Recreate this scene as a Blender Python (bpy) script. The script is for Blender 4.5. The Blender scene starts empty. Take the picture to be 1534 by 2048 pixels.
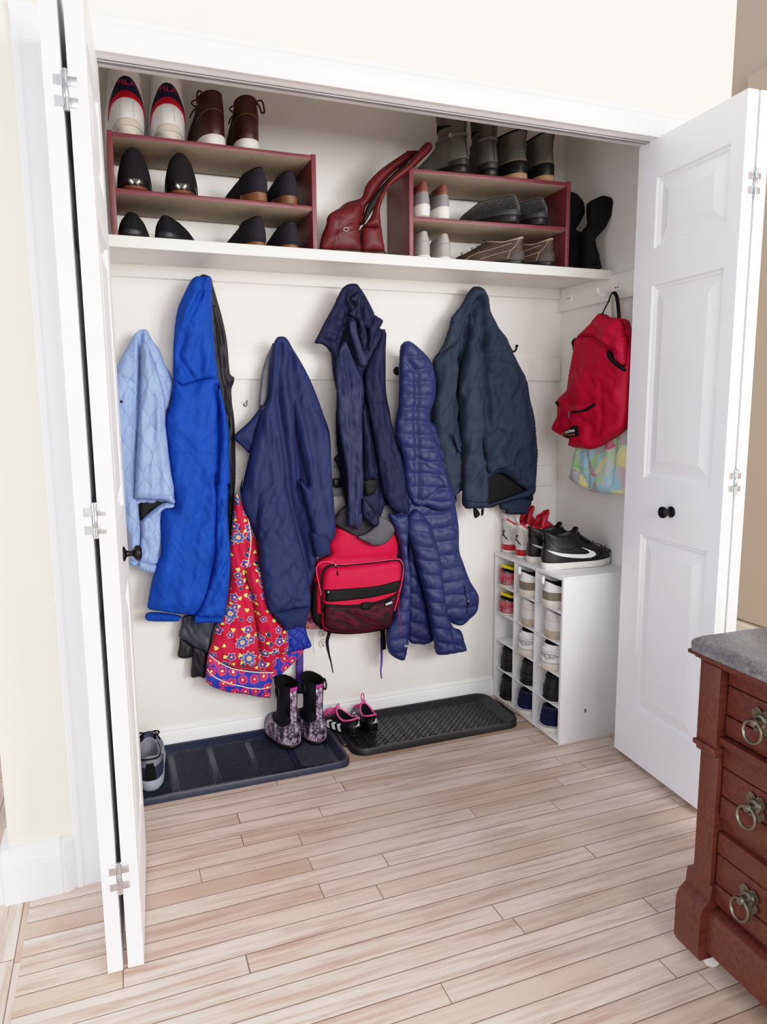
import bpy, bmesh, math, random
import numpy as np
from mathutils import Vector, Matrix
from mathutils.geometry import delaunay_2d_cdt
random.seed(7)
PI = math.pi
C = bpy.context.scene.collection
W, H = 1534, 2048

# ------------------------------------------------------------------ camera (solved from the room's own lines)
CAM = np.array([0.10347647, -1.86026242, 1.21704267]); FPX = 1425.1891
RM = np.array([[0.93535375, -0.35362677, -0.00784074],
               [-0.05928611, -0.13488322, -0.98908628],
               [0.3487098, 0.92561041, -0.14712868]])
cam = bpy.data.cameras.new('camera'); co = bpy.data.objects.new('camera', cam); C.objects.link(co)
mw = Matrix.Identity(4)
for i in range(3):
    mw[i][0] = RM[0][i]; mw[i][1] = -RM[1][i]; mw[i][2] = -RM[2][i]; mw[i][3] = CAM[i]
co.matrix_world = mw
cam.sensor_fit = 'VERTICAL'; cam.sensor_height = 36.0; cam.lens = FPX / H * 36.0
cam.clip_start = 0.02; cam.clip_end = 60
bpy.context.scene.camera = co

def at(u, v, axis, val):
    """world point seen at photo pixel (u, v) on the plane axis = val"""
    d = RM.T @ np.array([(u - W / 2) / FPX, (v - H / 2) / FPX, 1.0])
    i = 'xyz'.index(axis)
    return CAM + d * ((val - CAM[i]) / d[i])

# ------------------------------------------------------------------ objects
def setp(o, label=None, cat=None, group=None, kind=None):
    if label: o['label'] = label
    if cat: o['category'] = cat
    if group: o['group'] = group
    if kind: o['kind'] = kind
    return o

def thing(name, label, cat, loc=(0, 0, 0), rz=0.0, group=None, kind=None, rot=None):
    o = bpy.data.objects.new(name, None); C.objects.link(o)
    o.empty_display_size = 0.05
    o.location = loc; o.rotation_euler = rot if rot else (0, 0, rz)
    return setp(o, label, cat, group, kind)

def lin(c):
    return tuple(((x / 255) / 12.92 if x / 255 <= 0.04045 else ((x / 255 + 0.055) / 1.055) ** 2.4) for x in c[:3])

def mesh(name, verts, faces, mat=None, parent=None, smooth=True, world=False, mats=None, midx=None, label=None):
    """ONE mesh object. world=True: verts are world coordinates and are moved into the parent's frame."""
    me = bpy.data.meshes.new(name)
    v = np.asarray(verts, dtype=float)
    if world and parent is not None:
        chain = []; p = parent
        while p is not None: chain.append(p); p = p.parent
        m = Matrix.Identity(4)
        for p in reversed(chain):
            m = m @ Matrix.LocRotScale(p.location, p.rotation_euler, p.scale)
        mi = np.array(m.inverted())
        v = v @ mi[:3, :3].T + mi[:3, 3]
    me.from_pydata(v.tolist(), [], [tuple(int(i) for i in f) for f in faces])
    for m in (mats or ([mat] if mat else [])): me.materials.append(m)
    if midx is not None: me.polygons.foreach_set('material_index', list(midx))
    if smooth: me.polygons.foreach_set('use_smooth', [True] * len(me.polygons))
    me.update()
    o = bpy.data.objects.new(name, me); C.objects.link(o)
    if parent is not None: o.parent = parent
    if label: o['label'] = label
    return o

def autosmooth(o, ang=40):
    """smooth shading with sharp edges where faces meet at more than ang degrees"""
    bm = bmesh.new(); bm.from_mesh(o.data)
    bmesh.ops.recalc_face_normals(bm, faces=bm.faces)
    for e in bm.edges:
        if len(e.link_faces) == 2 and e.calc_face_angle(0) > math.radians(ang): e.smooth = False
    bm.to_mesh(o.data); bm.free(); return o

class MB:
    """collects shapes for ONE mesh object"""
    def __init__(s): s.v = []; s.f = []
    def add(s, v, f):
        n = len(s.v); s.v += [tuple(p) for p in v]; s.f += [tuple(i + n for i in q) for q in f]; return s
    def box(s, x0, x1, y0, y1, z0, z1, bev=0.0, m=None):
        bm = bmesh.new(); bmesh.ops.create_cube(bm, size=1)
        for q in bm.verts: q.co = ((x0 + x1) / 2 + q.co.x * (x1 - x0), (y0 + y1) / 2 + q.co.y * (y1 - y0), (z0 + z1) / 2 + q.co.z * (z1 - z0))
        if bev > 0: bmesh.ops.bevel(bm, geom=bm.edges[:], offset=bev, segments=2, profile=0.5, affect='EDGES')
        bm.verts.index_update()
        vs = [q.co.copy() for q in bm.verts]
        if m is not None: vs = [m @ q for q in vs]
        s.add(vs, [[q.index for q in f.verts] for f in bm.faces]); bm.free(); return s
    def prism(s, prof, a, b, axis):
        """profile (closed 2-D polygon) swept along an axis from a to b; profile coordinates are the two other axes in order"""
        n = len(prof); out = []
        for t in (a, b):
            for p, q in prof:
                out.append({'x': (t, p, q), 'y': (p, t, q), 'z': (p, q, t)}[axis])
        f = [(i, (i + 1) % n, n + (i + 1) % n, n + i) for i in range(n)] + [tuple(range(n))[::-1], tuple(range(n, 2 * n))]
        return s.add(out, f)
    def lathe(s, prof, cen, axis, n=24, caps=True):
        """profile [(r, t)] turned about axis (a unit vector) through cen"""
        ax = Vector(axis).normalized(); u = ax.orthogonal().normalized(); w = ax.cross(u); c = Vector(cen); vs = []; fs = []
        for r, t in prof:
            for k in range(n):
                a = 2 * PI * k / n; vs.append(c + ax * t + (u * math.cos(a) + w * math.sin(a)) * r)
        for j in range(len(prof) - 1):
            for k in range(n):
                fs.append((j * n + k, j * n + (k + 1) % n, (j + 1) * n + (k + 1) % n, (j + 1) * n + k))
        if caps: fs += [tuple(range(n))[::-1], tuple(range((len(prof) - 1) * n, len(prof) * n))]
        return s.add(vs, fs)
    def tube(s, pts, r, n=8, closed=False, flat=1.0, up=(0, 0, 1)):
        P = [Vector(p) for p in pts]; k = len(P); vs = []; fs = []
        u = None
        for i in range(k):
            t = (P[(i + 1) % k] - P[i - 1]) if closed else (P[min(i + 1, k - 1)] - P[max(i - 1, 0)])
            if t.length < 1e-9: t = Vector((0, 0, 1))
            t.normalize()
            if u is None:
                u = Vector(up); u = u - t * u.dot(t)
                if u.length < 1e-4: u = t.orthogonal()
            else: u = u - t * u.dot(t)
            u.normalize(); w = t.cross(u)
            rr = r[i] if hasattr(r, '__len__') else r
            for j in range(n):
                a = 2 * PI * j / n; vs.append(P[i] + u * (math.cos(a) * rr * flat) + w * (math.sin(a) * rr))
        m = k if closed else k - 1
        for i in range(m):
            for j in range(n):
                a, b = i * n, ((i + 1) % k) * n
                fs.append((a + j, a + (j + 1) % n, b + (j + 1) % n, b + j))
        if not closed: fs += [tuple(range(n))[::-1], tuple(range((k - 1) * n, k * n))]
        return s.add(vs, fs)
    def xf(s, m):
        s.v = [tuple(m @ Vector(p)) for p in s.v]; return s
    def build(s, name, mat, parent=None, smooth=True, ang=35, world=False, label=None):
        o = mesh(name, s.v, s.f, mat, parent, smooth, world, label=label)
        autosmooth(o, ang); return o

def catmull(P, n, closed=False):
    """resample a polyline with a Catmull-Rom curve, n points per span"""
    P = np.asarray(P, float); k = len(P); out = []
    for i in range(k if closed else k - 1):
        if closed: a, b, c, d = P[(i - 1) % k], P[i], P[(i + 1) % k], P[(i + 2) % k]
        else: a, b, c, d = P[max(i - 1, 0)], P[i], P[i + 1], P[min(i + 2, k - 1)]
        for j in range(n):
            t = j / n
            out.append(0.5 * ((2 * b) + (c - a) * t + (2 * a - 5 * b + 4 * c - d) * t * t + (3 * b - a - 3 * c + d) * t ** 3))
    if not closed: out.append(P[-1])
    return np.array(out)

# ------------------------------------------------------------------ materials
class NT:
    """small helper to write node trees"""
    def __init__(s, name):
        s.m = bpy.data.materials.new(name); s.m.use_nodes = True; s.t = s.m.node_tree; s.t.nodes.clear()
        s.out = s.n('ShaderNodeOutputMaterial'); s.b = s.n('ShaderNodeBsdfPrincipled'); s.l(s.b.outputs[0], s.out.inputs[0])
    def n(s, t, **k):
        q = s.t.nodes.new(t)
        for a, b in k.items(): setattr(q, a, b)
        return q
    def l(s, a, b): s.t.links.new(a, b)
    def inp(s, sock, v):
        if hasattr(v, 'is_linked') or isinstance(v, bpy.types.NodeSocket): s.l(v, sock)
        else: sock.default_value = v
    def math(s, op, a, b=0.0, c=0.0, clamp=False):
        q = s.n('ShaderNodeMath', operation=op, use_clamp=clamp)
        s.inp(q.inputs[0], a); s.inp(q.inputs[1], b)
        if len(q.inputs) > 2: s.inp(q.inputs[2], c)
        return q.outputs[0]
    def coord(s, kind='Object', scale=None, rot=None):
        tc = s.n('ShaderNodeTexCoord'); o = tc.outputs[kind]
        if scale or rot:
            mp = s.n('ShaderNodeMapping'); s.l(o, mp.inputs[0])
            if scale: mp.inputs['Scale'].default_value = scale
            if rot: mp.inputs['Rotation'].default_value = rot
            o = mp.outputs[0]
        return o
    def noise(s, vec, scale, detail=3, rough=0.5, dim='3D'):
        q = s.n('ShaderNodeTexNoise', noise_dimensions=dim); s.l(vec, q.inputs['Vector'])
        q.inputs['Scale'].default_value = scale; q.inputs['Detail'].default_value = detail; q.inputs['Roughness'].default_value = rough
        return q.outputs['Fac']
    def ramp(s, fac, stops, interp='LINEAR'):
        q = s.n('ShaderNodeValToRGB'); q.color_ramp.interpolation = interp; s.l(fac, q.inputs[0])
        e = q.color_ramp.elements
        while len(e) < len(stops): e.new(0.5)
        for k, (p, c) in enumerate(stops):
            e[k].position = p; e[k].color = (c if len(c) == 4 else tuple(c) + (1,))
        return q.outputs[0]
    def mix(s, fac, a, b, mode='MIX'):
        q = s.n('ShaderNodeMix', data_type='RGBA', blend_type=mode)
        s.inp(q.inputs[0], fac)
        for k, v in ((6, a), (7, b)):
            if isinstance(v, tuple): q.inputs[k].default_value = v if len(v) == 4 else v + (1,)
            else: s.l(v, q.inputs[k])
        return q.outputs[2]
    def bump(s, h, strength=0.3, dist=0.002, prev=None):
        q = s.n('ShaderNodeBump'); q.inputs['Strength'].default_value = strength; q.inputs['Distance'].default_value = dist
        s.l(h, q.inputs['Height'])
        if prev is not None: s.l(prev, q.inputs['Normal'])
        return q.outputs[0]
    def done(s, col, rough=0.5, metal=0.0, normal=None, sheen=0.0, spec=0.5):
        if isinstance(col, tuple): s.b.inputs['Base Color'].default_value = col if len(col) == 4 else col + (1,)
        else: s.l(col, s.b.inputs['Base Color'])
        s.inp(s.b.inputs['Roughness'], rough); s.b.inputs['Metallic'].default_value = metal
        s.b.inputs['Specular IOR Level'].default_value = spec
        if sheen: s.b.inputs['Sheen Weight'].default_value = sheen; s.b.inputs['Sheen Roughness'].default_value = 0.5
        if normal is not None: s.l(normal, s.b.inputs['Normal'])
        return s.m

_mc = {}
def mat(name, c, rough=0.5, metal=0.0, var=0.06, vs=12.0, bump=0.0, bs=200.0, bd=0.001, sheen=0.0, spec=0.4, stretch=None):
    """painted / moulded / leather / plain cloth surface: base colour with soft noise variation and optional fine bump"""
    if name in _mc: return _mc[name]
    t = NT(name); v = t.coord(scale=stretch); c = lin(c)
    n = t.noise(v, vs, 4)
    col = t.ramp(n, [(0.3, tuple(x * (1 - var) for x in c)), (0.7, tuple(min(1, x * (1 + var)) for x in c))])
    nm = t.bump(t.noise(v, bs, 2), bump, bd) if bump else None
    _mc[name] = t.done(col, rough, metal, nm, sheen, spec); return _mc[name]

def cloth(name, c, weave=900.0, wr=0.35, wscale=22.0, var=0.10, rough=0.75, sheen=0.0, spec=0.25, weave_s=0.15, stretch=(1, 1, 0.5)):
    """woven fabric: weave bump, creases and a slight tone variation"""
    if name in _mc: return _mc[name]
    t = NT(name); v = t.coord(); c = lin(c)
    vs = t.coord(scale=stretch)
    n = t.noise(vs, wscale, 4, 0.55)
    col = t.ramp(n, [(0.3, tuple(x * (1 - var) for x in c)), (0.7, tuple(min(1, x * (1 + var)) for x in c))])
    b1 = t.bump(n, wr, 0.006)
    b2 = t.bump(t.noise(v, weave, 1), weave_s, 0.0006, b1)
    _mc[name] = t.done(col, rough, 0, b2, sheen, spec); return _mc[name]

# ------------------------------------------------------------------ cloth relief shapes: a closed silhouette puffed out to both sides
def pts_in(poly, p):
    x, y = p[:, 0], p[:, 1]; ins = np.zeros(len(p), bool); n = len(poly); j = n - 1
    for i in range(n):
        xi, yi = poly[i]; xj, yj = poly[j]
        c = ((yi > y) != (yj > y)) & (x < (xj - xi) * (y - yi) / (yj - yi + 1e-12) + xi)
        ins ^= c; j = i
    return ins

def seg_dist(p, line, closed=False):
    line = np.asarray(line, float); d = np.full(len(p), 1e9)
    m = len(line) if closed else len(line) - 1
    for i in range(m):
        a = line[i]; b = line[(i + 1) % len(line)]; ab = b - a; L = (ab @ ab) + 1e-12
        t = np.clip(((p - a) @ ab) / L, 0, 1)
        q = p - (a + t[:, None] * ab); d = np.minimum(d, np.sqrt((q * q).sum(1)))
    return d

def resample(P, step, closed=True):
    P = np.asarray(P, float)
    if closed: P = np.vstack([P, P[:1]])
    s = np.concatenate([[0], np.cumsum(np.sqrt(((P[1:] - P[:-1]) ** 2).sum(1)))])
    n = max(4, int(round(s[-1] / step))); t = np.linspace(0, s[-1], n + 1)
    out = np.stack([np.interp(t, s, P[:, 0]), np.interp(t, s, P[:, 1])], 1)
    return out[:-1] if closed else out

def vnoise(x, y, seed=0):
    """smooth lattice noise in [-1, 1]"""
    rs = np.random.RandomState(seed); T = rs.rand(64, 64) * 2 - 1
    xi = np.floor(x).astype(int); yi = np.floor(y).astype(int); fx = x - xi; fy = y - yi
    fx = fx * fx * (3 - 2 * fx); fy = fy * fy * (3 - 2 * fy)
    g = lambda a, b: T[a % 64, b % 64]
    return (g(xi, yi) * (1 - fx) + g(xi + 1, yi) * fx) * (1 - fy) + (g(xi, yi + 1) * (1 - fx) + g(xi + 1, yi + 1) * fx) * fy

def crease(p, lines):
    """sum of soft creases (negative) and ridges (positive): [(polyline, width, height)]"""
    h = np.zeros(len(p))
    for L, w, a in lines:
        h += a * np.exp(-(seg_dist(p, catmull(L, 6) if len(L) > 2 else L) / w) ** 2)
    return h

def crop(x0, y0, k):
    """traced coordinates of a magnified crop of the photo -> photo pixels"""
    return lambda pts: [(x0 + a / k, y0 + b / k) for a, b in pts]

PXM = 0.00165                                                      # metres per photo pixel near the back wall
SURF = {}
def pillow(name, parent, poly, y0, front, back, m, R=0.03, hf=None, step=3.2, smooth=2, axis='y', prof=0.5, label=None, on=None, off=0.0, sink=None):
    """closed soft shape: traced outline standing on the plane y = y0 (or x = y0), puffed 'front' towards the room and 'back' behind.
    hf(points) adds folds. on = an earlier soft shape: this one lies on its front surface, 'off' above it."""
    P = np.asarray(poly, float)
    if smooth: P = catmull(P, 6, True)
    B = resample(P, step)
    lo, hi = B.min(0), B.max(0)
    gx = np.arange(lo[0], hi[0], step); gy = np.arange(lo[1], hi[1], step * 0.87)
    G = np.array([(x + (step / 2 if j % 2 else 0), y) for j, y in enumerate(gy) for x in gx])
    G = G[pts_in(B, G)]
    if len(G): G = G[seg_dist(G, B, True) > 0.55 * step]
    n = len(B); allp = np.vstack([B, G]) if len(G) else B
    r = delaunay_2d_cdt([Vector(p) for p in allp], [], [list(range(n))], 1, 1e-4)
    V = np.array([tuple(q) for q in r[0]]); F = r[2]
    def height(Q, inside=None):
        d = seg_dist(Q, B, True) * PXM
        if inside is None: d = np.where(pts_in(B, Q), d, 0)
        e = np.clip(d / R, 0, 1); h = front * (1 - (1 - e) ** 2) ** prof
        if hf is not None: h = h + hf(Q) * np.clip(d / (0.35 * R + 1e-6), 0, 1)
        return h, e, d
    h, e, d = height(V, True)
    hb = back * (1 - (1 - e) ** 2) ** prof
    on_edge = d < 1e-6
    lift = np.zeros(len(V))
    if on is not None:
        y0, axis, hfun = SURF[on.name]; lift = hfun(V) + off
    if sink is not None:                                            # the upper end goes back into what it hangs from
        q_ = np.clip((V[:, 1] - sink[0]) / (sink[1] - sink[0]), 0, 1); lift = lift - sink[2] * (1 - q_ * q_ * (3 - 2 * q_))
    D = np.stack([(V[:, 0] - W / 2) / FPX, (V[:, 1] - H / 2) / FPX, np.ones(len(V))], 1) @ RM
    i = 'xyz'.index(axis); tt = (y0 - CAM[i]) / D[:, i]
    X = CAM + D * tt[:, None]
    A = X.copy(); A[:, i] -= h + lift
    Bk = X.copy(); Bk[:, i] += hb - lift
    k = len(V); idx = np.arange(k) + k; idx[on_edge] = np.arange(k)[on_edge]
    allv = np.vstack([A, Bk])
    fs = []
    for f in F:
        a, b, c = [V[q] for q in f[:3]]
        s = (b[0] - a[0]) * (c[1] - a[1]) - (b[1] - a[1]) * (c[0] - a[0])
        f = list(f) if s < 0 else list(f)[::-1]
        fs.append(f); fs.append([int(idx[q]) for q in f][::-1])
    used = sorted(set(q for f in fs for q in f)); re = {q: j for j, q in enumerate(used)}
    o = mesh(name, allv[used], [[re[q] for q in f] for f in fs], m, parent, True, True, label=label)
    base_lift = None if on is None else SURF[on.name][2]
    SURF[o.name] = (y0, axis, (lambda Q: height(Q)[0]) if base_lift is None else (lambda Q: height(Q)[0] + base_lift(Q) + off))
    return o
def onsurf(o, pts, off=0.001):
    """points given in photo pixels, laid on the front surface of a soft shape"""
    y0, axis, hf = SURF[o.name]; Q = np.asarray(pts, float); i = 'xyz'.index(axis); out = []
    for q, h in zip(Q, hf(Q)):
        p = at(q[0], q[1], axis, y0); p[i] -= h + off; out.append(p)
    return out
def seam(name, parent, o, pts, r, m, off=0.0, n=6, seg=6):
    """a thin cord, piping or zip lying on a soft shape"""
    P = catmull(pts, n) if len(pts) > 2 else np.asarray(pts, float)
    return MB().tube([tuple(p) for p in onsurf(o, P, off)], r, seg).build(name, m, parent, world=True)
def surf_text(name, parent, o, txt, size_px, c, ang, m, off=.0012, sx=1.0, **k):
    v, f = text_mesh(txt, 1.0, **k); a = math.radians(ang); ca, sa = math.cos(a), math.sin(a)
    P = [(c[0] + size_px * (sx * x * ca + y * sa), c[1] + size_px * (sx * x * sa - y * ca)) for x, y in v]
    return mesh(name, onsurf(o, P, off), f, m, parent, False, True)
def folds(*L):
    """L: (seed, size x, size y, height, angle) - smooth elongated wrinkles"""
    def fn(p):
        h = np.zeros(len(p))
        for sd, sx, sy, a, ang in L:
            c, s = math.cos(math.radians(ang)), math.sin(math.radians(ang))
            x = p[:, 0] * c + p[:, 1] * s; y = -p[:, 0] * s + p[:, 1] * c
            h += a * vnoise(x / sx + 7.3, y / sy + 3.1, sd)
        return h
    return fn
def plus(*F): return lambda p: sum(f(p) for f in F)
def cr(*L): return lambda p: crease(p, L)

def ribbon(name, parent, pts, width, thick, m, n=6, up=(0, -1, 0), label=None):
    """a strap: flat band following points in space"""
    P = catmull(pts, n)
    r = np.interp(np.linspace(0, 1, len(P)), np.linspace(0, 1, len(width)), width) / 2 if hasattr(width, '__len__') else np.full(len(P), width / 2)
    b = MB(); b.tube([tuple(p) for p in P], list(r), 10, flat=thick / (2 * r.mean()) , up=up)
    return b.build(name, m, parent, world=True, label=label)

def text_mesh(txt, size, shear=0.0, bold=0.0, spacing=1.0):
    """flat lettering as vertices (x right, y up, centred) and faces"""
    cu = bpy.data.curves.new('lettering', 'FONT'); cu.body = txt; cu.size = size; cu.align_x = 'CENTER'; cu.align_y = 'CENTER'
    cu.shear = shear; cu.offset = bold; cu.space_character = spacing; cu.resolution_u = 3
    ob = bpy.data.objects.new('lettering', cu); C.objects.link(ob)
    dg = bpy.context.evaluated_depsgraph_get(); dg.update()
    me = bpy.data.meshes.new_from_object(ob.evaluated_get(dg))
    v = [(q.co.x, q.co.y) for q in me.vertices]; f = [tuple(p.vertices) for p in me.polygons]
    bpy.data.objects.remove(ob); bpy.data.curves.remove(cu); bpy.data.meshes.remove(me)
    return v, f

def letters(name, parent, txt, size, org, right, up, m, world=True, **k):
    """flat lettering lying on a surface at org"""
    v, f = text_mesh(txt, size, **k); o, r, u = np.array(org, float), np.array(right, float), np.array(up, float)
    r /= np.linalg.norm(r); u /= np.linalg.norm(u)
    return mesh(name, [o + r * a + u * b for a, b in v], f, m, parent, False, world)
# ================================================================== materials of the room
def wall_mat(name, c, var=0.025):
    t = NT(name); v = t.coord(); c = lin(c)
    col = t.ramp(t.noise(v, 2.2, 5, 0.6), [(0.3, tuple(x * (1 - var) for x in c)), (0.7, tuple(min(1, x * (1 + var)) for x in c))])
    b = t.bump(t.noise(v, 160, 3), 0.10, 0.002)
    return t.done(col, 0.6, 0, b, spec=0.25)
M_WALL = wall_mat('cream wall paint', (240, 233, 214))
M_CLOSET = wall_mat('off white closet paint', (236, 234, 230))
M_TAUPE = wall_mat('taupe wall paint', (196, 178, 158))
M_TRIM = mat('white gloss trim paint', (242, 242, 243), 0.32, var=0.015, vs=6, bump=0.03, bs=40)
M_DOOR = mat('white door paint', (241, 241, 244), 0.38, var=0.015, vs=5, bump=0.05, bs=60)
M_EDGE = mat('scuffed door edge paint', (240, 240, 242), 0.5, var=0.03, vs=14, bump=0.08, bs=50)
M_SHELF = mat('white shelf paint', (240, 238, 232), 0.4, var=0.02, vs=5)
M_STEEL = mat('zinc hinge steel', (190, 192, 196), 0.28, 0.95, var=0.15, vs=120)
M_BLKM = mat('oil rubbed black metal', (26, 24, 24), 0.38, 0.6, var=0.2, vs=60)
M_BRASS = mat('aged brass', (112, 106, 92), 0.34, 0.9, var=0.25, vs=70, bump=0.1, bs=150)
M_GREYMET = mat('grey track metal', (150, 150, 154), 0.5, 0.2)

def floor_mat(name, along_y=False):
    t = NT(name); v = t.coord()
    sep = t.n('ShaderNodeSeparateXYZ'); t.l(v, sep.inputs[0])
    x, y = (sep.outputs[1], sep.outputs[0]) if along_y else (sep.outputs[0], sep.outputs[1])
    pw = 0.0575
    r = t.math('DIVIDE', y, pw); row = t.math('FLOOR', r); fr = t.math('FRACT', r)
    wn = t.n('ShaderNodeTexWhiteNoise', noise_dimensions='1D'); t.l(row, wn.inputs['W'])
    off = t.math('MULTIPLY', wn.outputs[0], 7.3)
    ln = t.math('MULTIPLY_ADD', wn.outputs[0], 0.7, 0.75)
    q = t.math('DIVIDE', t.math('ADD', x, off), ln); brd = t.math('FLOOR', q); fb = t.math('FRACT', q)
    cmb = t.n('ShaderNodeCombineXYZ'); t.l(row, cmb.inputs[0]); t.l(brd, cmb.inputs[1])
    w2 = t.n('ShaderNodeTexWhiteNoise', noise_dimensions='2D'); t.l(cmb.outputs[0], w2.inputs['Vector'])
    # grain: noise stretched along the board, shifted per board
    gx = t.n('ShaderNodeCombineXYZ')
    t.l(t.math('MULTIPLY_ADD', w2.outputs[0], 31.0, t.math('MULTIPLY', x, 1.0)), gx.inputs[0])
    t.l(t.math('MULTIPLY', y, 16.0), gx.inputs[1]); t.l(t.math('MULTIPLY', w2.outputs[0], 9.0), gx.inputs[2])
    g1 = t.noise(gx.outputs[0], 4.0, 6, 0.62)
    g2 = t.noise(gx.outputs[0], 1.1, 4, 0.6)
    base = t.ramp(w2.outputs[0], [(0.0, lin((206, 181, 165))), (0.35, lin((217, 194, 180))), (0.7, lin((226, 205, 193))), (0.93, lin((207, 180, 162))), (1.0, lin((188, 154, 128)))])
    col = t.mix(t.ramp(g1, [(0.44, (0, 0, 0)), (0.66, (.95, .95, .95))]), base, lin((184, 152, 133)))
    col = t.mix(t.ramp(g2, [(0.62, (0, 0, 0)), (0.80, (0.55, 0.55, 0.55))]), col, lin((160, 120, 94)))
    # knots
    kv = t.n('ShaderNodeTexVoronoi'); kc = t.n('ShaderNodeCombineXYZ'); t.l(t.math('MULTIPLY', x, 2.2), kc.inputs[0]); t.l(t.math('MULTIPLY', y, 7.0), kc.inputs[1])
    t.l(kc.outputs[0], kv.inputs['Vector']); kv.inputs['Scale'].default_value = 1.0
    kn = t.ramp(kv.outputs['Distance'], [(0.0, (0.75, 0.75, 0.75)), (0.05, (0.0, 0.0, 0.0))])
    col = t.mix(kn, col, lin((120, 84, 60)))
    # worn pale patches
    wear = t.ramp(t.noise(t.coord(scale=(1.2, 2.2, 1)), 1.6, 4), [(0.5, (0, 0, 0)), (0.75, (0.6, 0.6, 0.6))])
    col = t.mix(wear, col, lin((226, 208, 196)))
    e1 = t.math('MINIMUM', fr, t.math('SUBTRACT', 1.0, fr))
    e2 = t.math('MULTIPLY', t.math('MINIMUM', fb, t.math('SUBTRACT', 1.0, fb)), 19.0)
    edge = t.math('MINIMUM', e1, e2)
    gap = t.ramp(edge, [(0.0, (1, 1, 1)), (0.014, (0.95, 0.95, 0.95)), (0.028, (0, 0, 0))])
    gapc = t.mix(t.math('MULTIPLY', gap, 0.9), col, lin((104, 74, 58)))
    inv = t.math('SUBTRACT', 1.0, gap)
    nb = t.bump(inv, 0.5, 0.0016)
    nb = t.bump(g1, 0.05, 0.001, nb)
    return t.done(gapc, t.math('MULTIPLY_ADD', g2, 0.2, 0.34), 0, nb, spec=0.35)
M_FLOOR = floor_mat('maple strip flooring'); M_FLOOR2 = floor_mat('maple border strips', True)

def S(o, lab=None):
    o['kind'] = 'structure'
    if lab: o['label'] = lab
    return o

# ================================================================== room shell
XL, XR = 0.02, 1.757                 # opening
YB, YF = 0.68, 0.070                  # closet back wall, inner face of the front wall
ZH = 2.016
S(MB().box(-0.158, 6, -6, 4, -0.05, 0).build('floor', M_FLOOR, smooth=False), 'pale maple strip floor')
S(MB().box(-0.275, -0.158, -6, 4, -0.05, 0).build('trim_9', M_FLOOR2, smooth=False), 'floor border boards running towards the room beside the wall end')
S(MB().box(-6, -0.275, -6, 4, -0.05, -0.0005).build('floor.001', floor_mat('maple floor next room', True), smooth=False), 'maple floor of the room on the left')
b = MB(); b.box(-0.2, XL, 0, YF, 0, 2.75).box(XL, XR, 0, YF, ZH, 2.75).box(XR, 1.982, 0, YF, 0, 2.75)
S(b.build('wall_front', M_WALL, smooth=False), 'cream wall around and above the closet opening')
S(MB().box(-0.2, 1.982, YB, YB + 0.1, 0, 2.75).build('wall_back', M_CLOSET, smooth=False), 'off-white back wall of the closet')
S(MB().box(1.839, 1.982, YF, YB, 0, 2.75).build('wall_right', M_CLOSET, smooth=False), 'right inner side wall of the closet')
S(MB().box(-0.2, -0.09, YF, YB, 0, 2.75).build('wall_left', M_CLOSET, smooth=False), 'left inner side wall of the closet')
S(MB().box(-0.09, 1.839, YF, YB, 2.42, 2.5).build('ceiling', M_CLOSET, smooth=False), 'closet ceiling')
b = MB(); b.box(3.0, 3.1, -4.0, 3.0, 0, 3.2); b.box(2.955, 3.0, -3.0, 0.87, 0.16, 2.715)
S(b.build('wall_hall', M_TAUPE, smooth=False), 'taupe wall of the hall on the far right')
S(MB().prism([(3.0, 0.0), (2.935, 0.0), (2.935, 0.10), (2.945, 0.115), (2.945, 0.13), (2.955, 0.142), (2.975, 0.15), (3.0, 0.15)], -4, 3, 'y').build('baseboard_hall', mat('cream baseboard paint', (222, 208, 190), 0.4)), 'cream baseboard of the hall wall')
# closet baseboards
prof = [(YB, 0), (YB - 0.012, 0), (YB - 0.012, 0.062), (YB - 0.008, 0.068), (YB - 0.010, 0.072), (YB - 0.004, 0.082), (YB, 0.084)]
S(MB().prism(prof, -0.09, 1.545, 'x').build('baseboard_back', M_TRIM), 'white baseboard along the closet back wall')
# rails on the back wall: under the shelf, coat hook rail, lower rail
for k, (z0, z1, x1, t_, lab) in enumerate(((1.637, 1.684, 1.82, .018, 'white cleat under the shelf'), (1.313, 1.403, 1.837, .014, 'white coat hook rail across the back wall'), (0.882, 0.968, 1.822, .012, 'lower white rail across the back wall'))):
    S(MB().box(-0.09, x1, YB - t_, YB, z0, z1, 0.002).build(f'trim_{k + 1}', M_SHELF), lab)
S(MB().box(1.821, 1.839, 0.12, YB, 1.589, 1.676, 0.002).build('trim_4', M_SHELF), 'white hook board on the right side wall')
S(MB().box(-0.09, -0.072, 0.12, YB, 1.589, 1.676, 0.002).build('trim_5', M_SHELF), 'white hook board on the left side wall')
# casing around the opening
cp = [(0, ZH - .005), (-.016, ZH - .005), (-.018, ZH - .002), (-.018, ZH + .004), (-.0125, ZH + .006), (-.014, ZH + .024), (-.015, ZH + .027), (-.0165, ZH + .052), (-.0205, ZH + .056), (-.0205, ZH + .067), (-.017, ZH + .07), (0, ZH + .07)]
S(MB().prism(cp, -0.0515, XR + 0.0715, 'x').build('trim_6', M_TRIM), 'white moulded casing over the closet opening')
S(MB().box(-.0520, -.034, -.0210, .0, ZH + .048, ZH + .0705).box(XR + .0535, XR + .072, -.0210, .0, ZH + .048, ZH + .0705).build('trim_12', M_TRIM, smooth=False), 'corner ends of the head casing')
def vcase(x_in, sgn):
    f = [(x_in - sgn * (z - (ZH - .005)), y) for y, z in cp]
    return f
S(MB().prism(vcase(XL + 0.004, 1), 0, ZH + 0.066, 'z').build('trim_7', M_TRIM), 'white moulded casing left of the closet opening')
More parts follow.
